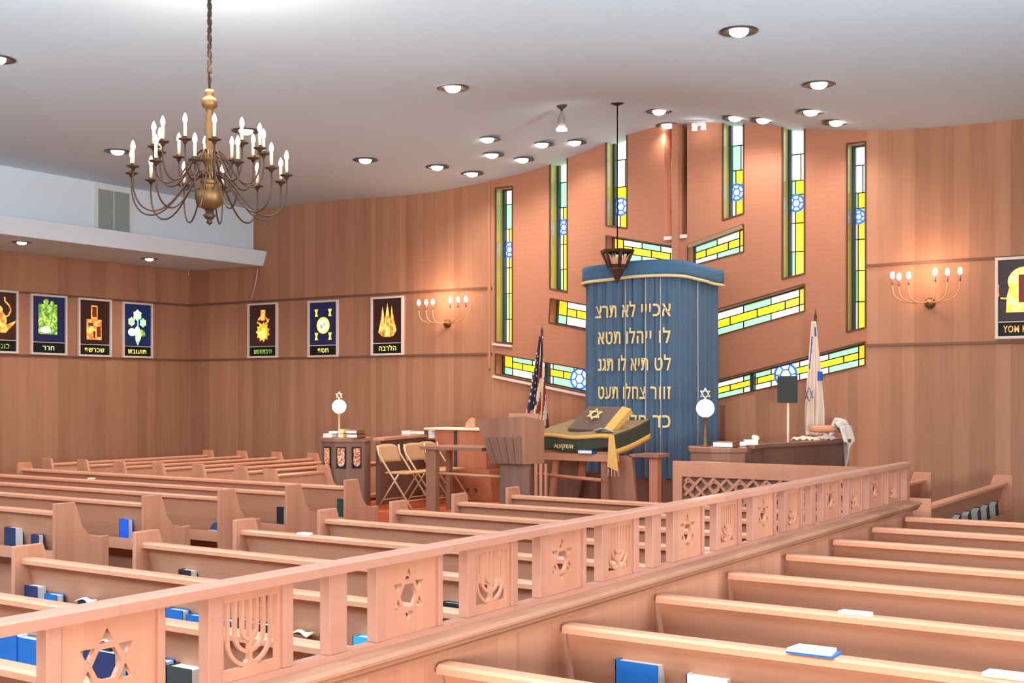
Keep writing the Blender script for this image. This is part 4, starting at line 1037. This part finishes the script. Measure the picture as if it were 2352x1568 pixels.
def jf(a, b):
    w = .03+.105*min(1, b*1.3); o_ = (a-.5)*2
    xo = -.01+o_*w; yo = -.035+.03*sin(a*13+b*2)*(.3+b)
    return (xo*cr_, xo*sr_*.5+yo, zt_+(zb_-zt_)*b)
def jm(a, b):
    if .14 < b < .42 and .18 < a+.5*b-.12 < .34: return 1
    if .05 < b < .13 and .6 < a < .9: return 1
    return 0
MB().grid(30, 60, jf, jm).build('flag_cloth', [m_fwhite, m_fblue], tI, recalc=False, solid=.006)
mb = MB()
c = Vector(jf(.34, .64)); c.y -= .05
for k in range(2): mb.tube([(c.x+.055*cos(pi/2+k*pi+j*2*pi/3), c.y, c.z+.085*sin(pi/2+k*pi+j*2*pi/3)) for j in range(3)], .006, 6, closed=True)
mb.build('blue_star', m_fblue, tI)
MB().box((.05, -.07, zt_+(zb_-zt_)*.52), (.11, -.05, zt_+(zb_-zt_)*.44)).build('blue_patch', m_fblue, tI)
# music stand
ms = at(1810, 925, Y=13.9)
t = thing('music_stand', 'dark square music stand on a pale pole by the right wing wall', 'music stand', (ms.x, ms.y, BZ))
MB().tube([(0, 0, .02), (0, 0, ms.z-BZ+.05)], .014, 8).build('pole', m_fwhite, t)
for k in range(3): MB().tube([(0, 0, .12), (.22*cos(k*2.1), .22*sin(k*2.1), .012)], .01, 6).build('leg', m_fwhite, t)
MB().box((-.125, -.03, ms.z-BZ), (.125, -.012, ms.z-BZ+.325)).build('desk', m_char, t, bevel=.003)
# items on the right desk and wing wall
laid(1668, 11.42, 1.272, .22, .18, .055, m_brownbk, 'brown book on the right reading desk beside the globe lamp')
laid(1700, 11.75, 1.277, .12, .12, .035, m_page, 'white book at the near end of the right wing wall', .4)
laid(1724, 12.0, 1.277, .14, .13, .05, m_page, 'thick white book behind the first on the right wing wall', .5)
t = thing('cloth_roll', 'rolled cream cloth lying on top of the books on the right wing wall', 'cloth', (xat(1735, 12.1), 12.1, 1.345), .4)
MB().lathe([(0, -.14), (.025, -.135), (.03, -.1), (.03, .1), (.025, .135), (0, .14)], n=12).build('roll', m_cream, t); t.rotation_euler = (pi/2, 0, .5)
def crumple(u, Y, z, w, d, h, mat, label, cat, name, seed, drop=0):
    random.seed(seed); ph = [random.uniform(0, 6) for _ in range(6)]
    x = xat(u, Y)
    def f(a, b):
        e2 = (sin(pi*min(1, max(0, a)))**.5)*(sin(pi*b)**.5)
        zz = h*e2*(.7+.3*sin(a*9+ph[0])*cos(b*7+ph[1]))+.01*sin(a*25+ph[2])
        if drop and a > .6: zz -= drop*((a-.6)/.4)**1.5
        return (x-w/2+w*a+.01*sin(b*9+ph[3]), Y-d/2+d*b+.01*sin(a*8+ph[4]), z+.006+zz)
    o = MB().grid(24, 14, f).build(name, mat, recalc=False, solid=.008)
    tag(o, label, cat)
crumple(1850, 13.55, 1.28, .30, .22, .03, m_fwhite, 'crumpled white papers on the right wing wall capping', 'papers', 'paper_pile', 1)
crumple(1895, 13.75, 1.28, .24, .2, .05, plain('striped_grey_paper', srgb(190, 170, 164), .8, noise=.35, scale=40), 'striped folded prayer shawl on the right wing wall', 'shawl', 'folded_shawl', 2)
t = MB().lathe([(0, -.16), (.035, -.15), (.045, -.08), (.045, .1), (.03, .15), (0, .16)], n=14).build('cloth_bolster', m_cap); t.location = (xat(1890, 13.85), 13.85, 1.40); t.rotation_euler = (0, pi/2, .35); tag(t, 'tan rolled bag lying on the folded shawl at the wing wall end', 'bag')
def tf(a, b):
    # white shawl flung over the end of the wall
    th = a*pi*1.15; r = .12+.03*sin(b*6)
    x = IS.x+.42-.5*0; 
    return (x-.02+.18*(a-.2)+.04*sin(b*8), 13.85+.3*b+.02*sin(a*9), 1.33+.17*sin(min(pi*.75, th)+.15)-(max(0, a-.72)*1.3)*(.5+.9*sin(pi*b)**3)-.04*(1-a)*cos(b*5))
t = MB().grid(26, 18, tf).build('draped_shawl', m_wall_tallit, recalc=False, solid=.012); tag(t, 'white prayer shawl flung over the far end of the right wing wall', 'shawl')
# ---------------- sconces ----------------
def sconce(u0, u1, v0, v1, us, label, hub):
    c = at(hub[0], hub[1], Y=YB); t = thing('candle_sconce', label, 'wall light', (c.x, YB, c.z), 0, 'menorah wall sconces')
    MB().lathe([(0, 0), (.07, 0), (.06, .03), (.03, .05), (0, .05)], n=16).build('wall_plate', m_brass, t).rotation_euler = (pi/2, 0, 0)
    d = .17
    for (u, v) in us:
        p = at(u, v, Y=YB-d); x, z = p.x-c.x, p.z-c.z
        A = MB().tube(bez([(0, -.05, .02), (x*.35, -d, -.03), (x*.9, -d, .02), (x, -d, .06), (x, -d, z-.11)], 14), .0075, 7).build('arm', m_tan, t)
        MB().lathe([(0, 0), (.012, 0), (.012, .075), (0, .075)], (x, -d, z-.12), 10).build('candle_sleeve', plain('sleeve_grey', srgb(140, 110, 96), .5) if 'sleeve_grey' not in MATS else MATS['sleeve_grey'], A)
        MB().lathe([(.01, 0), (.028, .025), (.03, .05), (.022, .085), (0, .10)], (x, -d, z-.048), 12).build('candle_bulb', m_bulb, A)
    l = bpy.data.lights.new('sconce_light', 'POINT'); l.energy = 10; l.color = (1, .60, .38); l.shadow_soft_size = .15
    lo = bpy.data.objects.new('sconce_light', l); COL.objects.link(lo); lo.parent = t; lo.location = (0, -.38, .42)
sconce(0, 0, 0, 0, [(962, 695), (979, 694), (994, 693), (1034, 689), (1052, 688), (1070, 687)], 'six-bulb menorah sconce on the wall left of the windows', (1028, 743))
sconce(0, 0, 0, 0, [(2050, 632), (2065, 635), (2087, 632), (2148, 624), (2176, 624), (2205, 622)], 'six-bulb menorah sconce on the wall right of the windows', (2136, 696))
# ---------------- cable ----------------
p0, p1, p2 = at(592, 617, Y=YB-.03), at(577, 690, Y=YB-.03), at(565, 735, Y=YB-.03)
t = MB().tube([p0, p0.lerp(p1, .5)+Vector((.02, 0, 0)), p1], .010, 6).tube([p1+Vector((-.03, 0, -.25)), p2], .009, 6).build('cable', m_wire); tag(t, 'thin white cable hanging from the ledge corner to the first far-wall panel', 'cable')
p0 = at(433, 620, Y=YB-.02); t = MB().tube([p0, p0-Vector((0, 0, .1))], .009, 6).build('cable_stub', m_wire); tag(t, 'short white cable stub hanging in the room corner under the soffit', 'cable')
# ---------------- lit panels ----------------
def gradmat(name, c1, c2, c3, st=.55, off=(0, 0), axis=0):
    m, nt, b = newmat(name); b.inputs['Roughness'].default_value = .3
    tc = nt.nodes.new('ShaderNodeTexCoord'); sp = nt.nodes.new('ShaderNodeSeparateXYZ'); nt.links.new(tc.outputs['Generated'], sp.inputs[0])
    no = nt.nodes.new('ShaderNodeTexNoise'); no.inputs['Scale'].default_value = 2.2; nt.links.new(tc.outputs['Generated'], no.inputs['Vector'])
    ad = nt.nodes.new('ShaderNodeMath'); ad.operation = 'ADD'; nt.links.new(sp.outputs[2], ad.inputs[0]); nt.links.new(no.outputs[0], ad.inputs[1])
    r = nt.nodes.new('ShaderNodeValToRGB'); e = r.color_ramp.elements
    e[0].position = .45; e[0].color = c3; e[1].position = 1.2 if False else 1.0; e[1].color = c1; k = e.new(.72); k.color = c2
    nt.links.new(ad.outputs[0], r.inputs[0]); nt.links.new(r.outputs[0], b.inputs['Base Color']); nt.links.new(r.outputs[0], b.inputs['Emission Color']); b.inputs['Emission Strength'].default_value = st
    return m
g_red = gradmat('poster_red', srgb(40, 18, 14), srgb(104, 34, 20), srgb(120, 40, 20))
g_blue = gradmat('poster_blue', srgb(16, 22, 60), srgb(22, 44, 130), srgb(20, 54, 160))
g_cyan = gradmat('poster_teal', srgb(14, 30, 66), srgb(16, 84, 120), srgb(24, 40, 130))
def mottled(name, c1, c2, st, sc=14):
    m, nt, b = newmat(name); tc = nt.nodes.new('ShaderNodeTexCoord'); no = nt.nodes.new('ShaderNodeTexNoise'); no.inputs['Scale'].default_value = sc; no.inputs['Detail'].default_value = 3
    nt.links.new(tc.outputs['Object'], no.inputs['Vector']); r = nt.nodes.new('ShaderNodeValToRGB'); e = r.color_ramp.elements
    e[0].position = .42; e[0].color = c1; e[1].position = .58; e[1].color = c2; nt.links.new(no.outputs[0], r.inputs[0])
    nt.links.new(r.outputs[0], b.inputs['Base Color']); nt.links.new(r.outputs[0], b.inputs['Emission Color']); b.inputs['Emission Strength'].default_value = st; return m
k_or = mottled('art_orange', srgb(232, 110, 50), srgb(250, 190, 96), .55); k_ye = mottled('art_yellow', srgb(226, 214, 60), srgb(250, 244, 140), .55)
k_gr = mottled('art_green', srgb(70, 130, 50), srgb(180, 210, 90), .5, 22); k_wg = mottled('art_palegreen', srgb(150, 214, 140), srgb(236, 250, 220), .55)
k_fi = mottled('art_fire', srgb(250, 130, 40), srgb(255, 210, 60), .7, 6); k_bl = emis('art_lightblue', srgb(130, 190, 230), .5); k_da = emis('art_dark', srgb(110, 40, 26), .3)
k_wh = mottled('art_white', srgb(210, 240, 255), srgb(255, 255, 255), .7)
def circ(x, y, rx, ry=None, n=20, a0=0, a1=2*pi): ry = ry or rx; return [(x+rx*cos(a0+(a1-a0)*k/n), y+ry*sin(a0+(a1-a0)*k/n)) for k in range(n)]
def burst(x, y, r, n, ir=.78): return [(x+(r if k % 2 else r*ir)*cos(k*pi/n), y+1.1*(r if k % 2 else r*ir)*sin(k*pi/n)) for k in range(2*n)]
ART = {
 'jug': [(circ(-.10, .30, .17, .16), k_or), (circ(-.10, .46, .10, .08), k_or), ([(-.3, .2), (.20, .25), (.24, .30), (.05, .10), (-.3, .1)], k_or), (('r', [(.02, .34), (.10, .38), (.14, .46), (.11, .54), (.04, .60), (.03, .67)], .025), k_or)],
 'grid': [([(-.19, .12), (.16, .12), (.16, .62), (-.19, .62)], k_gr), (circ(-.06, .19, .10, .05), k_wh), (circ(-.05, .66, .05), k_gr), (circ(.06, .64, .04), k_gr)],
 'tower': [([(-.16, .07), (.14, .07), (.14, .42), (-.16, .42)], k_or), ([(-.07, .42), (.06, .42), (.06, .66), (-.07, .66)], k_or), ([(-.05, .46), (.04, .46), (.04, .64), (-.05, .64)], k_da), ([(-.13, .3), (-.03, .3), (-.03, .36), (-.13, .36)], k_da), ([(.04, .12), (.12, .12), (.12, .3), (.04, .3)], k_da), ([(-.03, .1), (.01, .1), (.01, .22), (-.03, .22)], k_da)],
 'plant': [(burst(.0, .55, .10, 6), k_wg), (burst(-.13, .43, .08, 6), k_wg), (burst(.12, .42, .08, 6), k_wg), (('r', [(.0, .25), (.01, .5)], .03), k_bl), (circ(-.12, .24, .085, .07), k_wh), ([(-.06, .28), (.10, .26), (.06, .12), (.0, .0), (-.05, .1)], k_wg), ([(.02, .30), (.14, .28), (.17, .18), (.10, .16)], k_gr), (circ(-.01, .28, .05, .07), k_wh)],
 'fire': [(burst(-.0, .25, .17, 11, .74), k_fi), ([(-.05, .46), (.05, .46), (.06, .66), (-.05, .66)], k_or), (('r', [(-.11, .47), (-.06, .52), (.0, .53), (.07, .51), (.11, .46)], .035), k_or), (('r', [(.06, .40), (.12, .43), (.15, .49)], .03), k_or), (('r', [(-.07, .40), (-.14, .44)], .03), k_or), (circ(0, .2, .10, .08), k_ye)],
 'plate': [(circ(0, .34, .145, .15), k_ye), (circ(0, .34, .10, .105), k_wh), (circ(-.03, .32, .03, .04), k_gr), (circ(.03, .36, .025, .03), k_bl)]+[(q, k_ye) for sx in (-.15, .16) for sy in (.08, .5) for q in ([(sx-.04, sy+.13), (sx+.04, sy+.13), (sx+.015, sy+.06), (sx+.035, sy), (sx-.035, sy), (sx-.015, sy+.06)],)],
 'flames': [([(-.19, .17), (-.10, .10), (-.055, .36), (-.10, .62), (-.13, .42)], k_or), ([(-.085, .09), (.065, .09), (.055, .38), (.0, .67), (-.045, .40)], k_or), ([(.08, .10), (.12, .10), (.19, .2), (.13, .42), (.09, .62), (.065, .40)], k_or), ([(-.05, .1), (.03, .1), (-.01, .3)], k_ye), (('r', [(-.16, .17), (-.11, .40), (-.1, .55)], .012), k_ye), (('r', [(.15, .2), (.11, .40), (.09, .55)], .012), k_ye), (('r', [(-.04, .3), (.0, .6)], .012), k_ye)],
 'arch': [([(-.10, .1), (.3, .1), (.3, .42), (-.06, .42), (-.09, .3)], k_ye), (circ(.12, .48, .20, .18), k_ye), ([(.04, .22), (.2, .22), (.2, .56), (.04, .56)], k_da), (('r', [(-.20, .30), (-.19, .45)], .02), k_or), (('r', [(-.16, .28), (-.06, .27)], .02), k_or)],
}
def poster(Mf, w, h, bg, art, cap, capmat, label, grp):
    t = thing('framed_panel', label, 'picture'); t.matrix_world = Mf; t['group'] = grp
    f = .034
    MB().box((-w/2, 0, 0), (w/2, f, .05)).box((-w/2, h-f, 0), (w/2, h, .05)).box((-w/2, f, 0), (-w/2+f, h-f, .05)).box((w/2-f, f, 0), (w/2, h-f, .05)).build('frame', m_frame, t, bevel=.004)
    a, b = -w/2+f, w/2-f; zs = h*.215
    o = MB().box((a, zs, .0), (b, h-f, .018)).build('picture_field', bg, t); MB().box((a, f, 0), (b, zs-.012, .018)).build('caption_field', m_black, t)
    MB().box((a, zs-.012, .0), (b, zs, .024)).build('divider', m_frame, t)
    for i, (poly, mt) in enumerate(ART[art]):
        mb = MB(); z0, z1 = .018+.0015*i, .022+.0015*i; k = (h-.26)/.74
        if poly[0] == 'r': mb.ribbon([(min(b, max(a, x)), zs+.01+y*k) for x, y in poly[1]], poly[2], 'z', z0, z1)
        else: mb.prism([(min(b, max(a, x)), zs+.01+y*k) for x, y in poly], 'z', z0, z1)
        mb.build('picture_shape', mt, t)
    me = text_mesh(cap, .12, .002); xs = [q.co.x for q in me.vertices]; cw = max(xs)-min(xs)
    me.transform(Matrix.Translation((0, f+.045, .02)) @ Matrix.Diagonal((min(1, w*.6/cw), .95, 1, 1)))
    mesh_obj('caption', me, Matrix.Identity(4), capmat, t)
zc1, zc2 = 2.455, 3.40
def side(u0, u1, va, vb, *r):
    a, b = at(u0, 750, X=XL), at(u1, 750, X=XL); w = b.y-a.y; z0 = at((u0+u1)/2, vb, X=XL).z; z1 = at((u0+u1)/2, va, X=XL).z
    poster(M_side(XL, (a.y+b.y)/2, z0), w, z1-z0, *r, 'lit framed panels on the left wall')
side(-31, 39, 666, 811, g_red, 'jug', 'חנוכ', k_gr, 'framed orange jug picture cut off by the left edge')
side(68, 151, 677, 815, g_blue, 'grid', 'ררח', k_wg, 'framed blue panel with a green textured block, left wall')
side(177, 253, 686, 819, g_red, 'tower', 'פשרכש', k_ye, 'framed dark red panel with an orange tower shape')
side(279, 348, 695, 822, g_cyan, 'plant', 'שבועות', k_ye, 'framed blue panel with a pale flowering plant, nearest the corner')
def backp(u0, u1, va, vb, *r):
    a, b = at(u0, 750, Y=YB), at(u1, 750, Y=YB); w = b.x-a.x; z0 = at((u0+u1)/2, vb, Y=YB).z; z1 = at((u0+u1)/2, va, Y=YB).z
    poster(M_back((a.x+b.x)/2, YB, z0), w, z1-z0, *r, 'lit framed panels on the far wall')
backp(572, 640, 696, 822, g_red, 'fire', 'שמחתבית', k_gr, 'framed red panel with a fiery orange burst, first on the far wall')
backp(710, 779, 690, 820, g_blue, 'plate', 'פסח', k_ye, 'framed blue panel with a yellow plate and four goblets')
backp(855, 929, 681, 816, g_red, 'flames', 'הברלה', k_ye, 'framed red panel with three orange flame-like peaks')
backp(2287, 2378, 590, 778, g_red, 'arch', 'YOM K', k_or, 'framed red panel with a yellow arched form at the right edge')
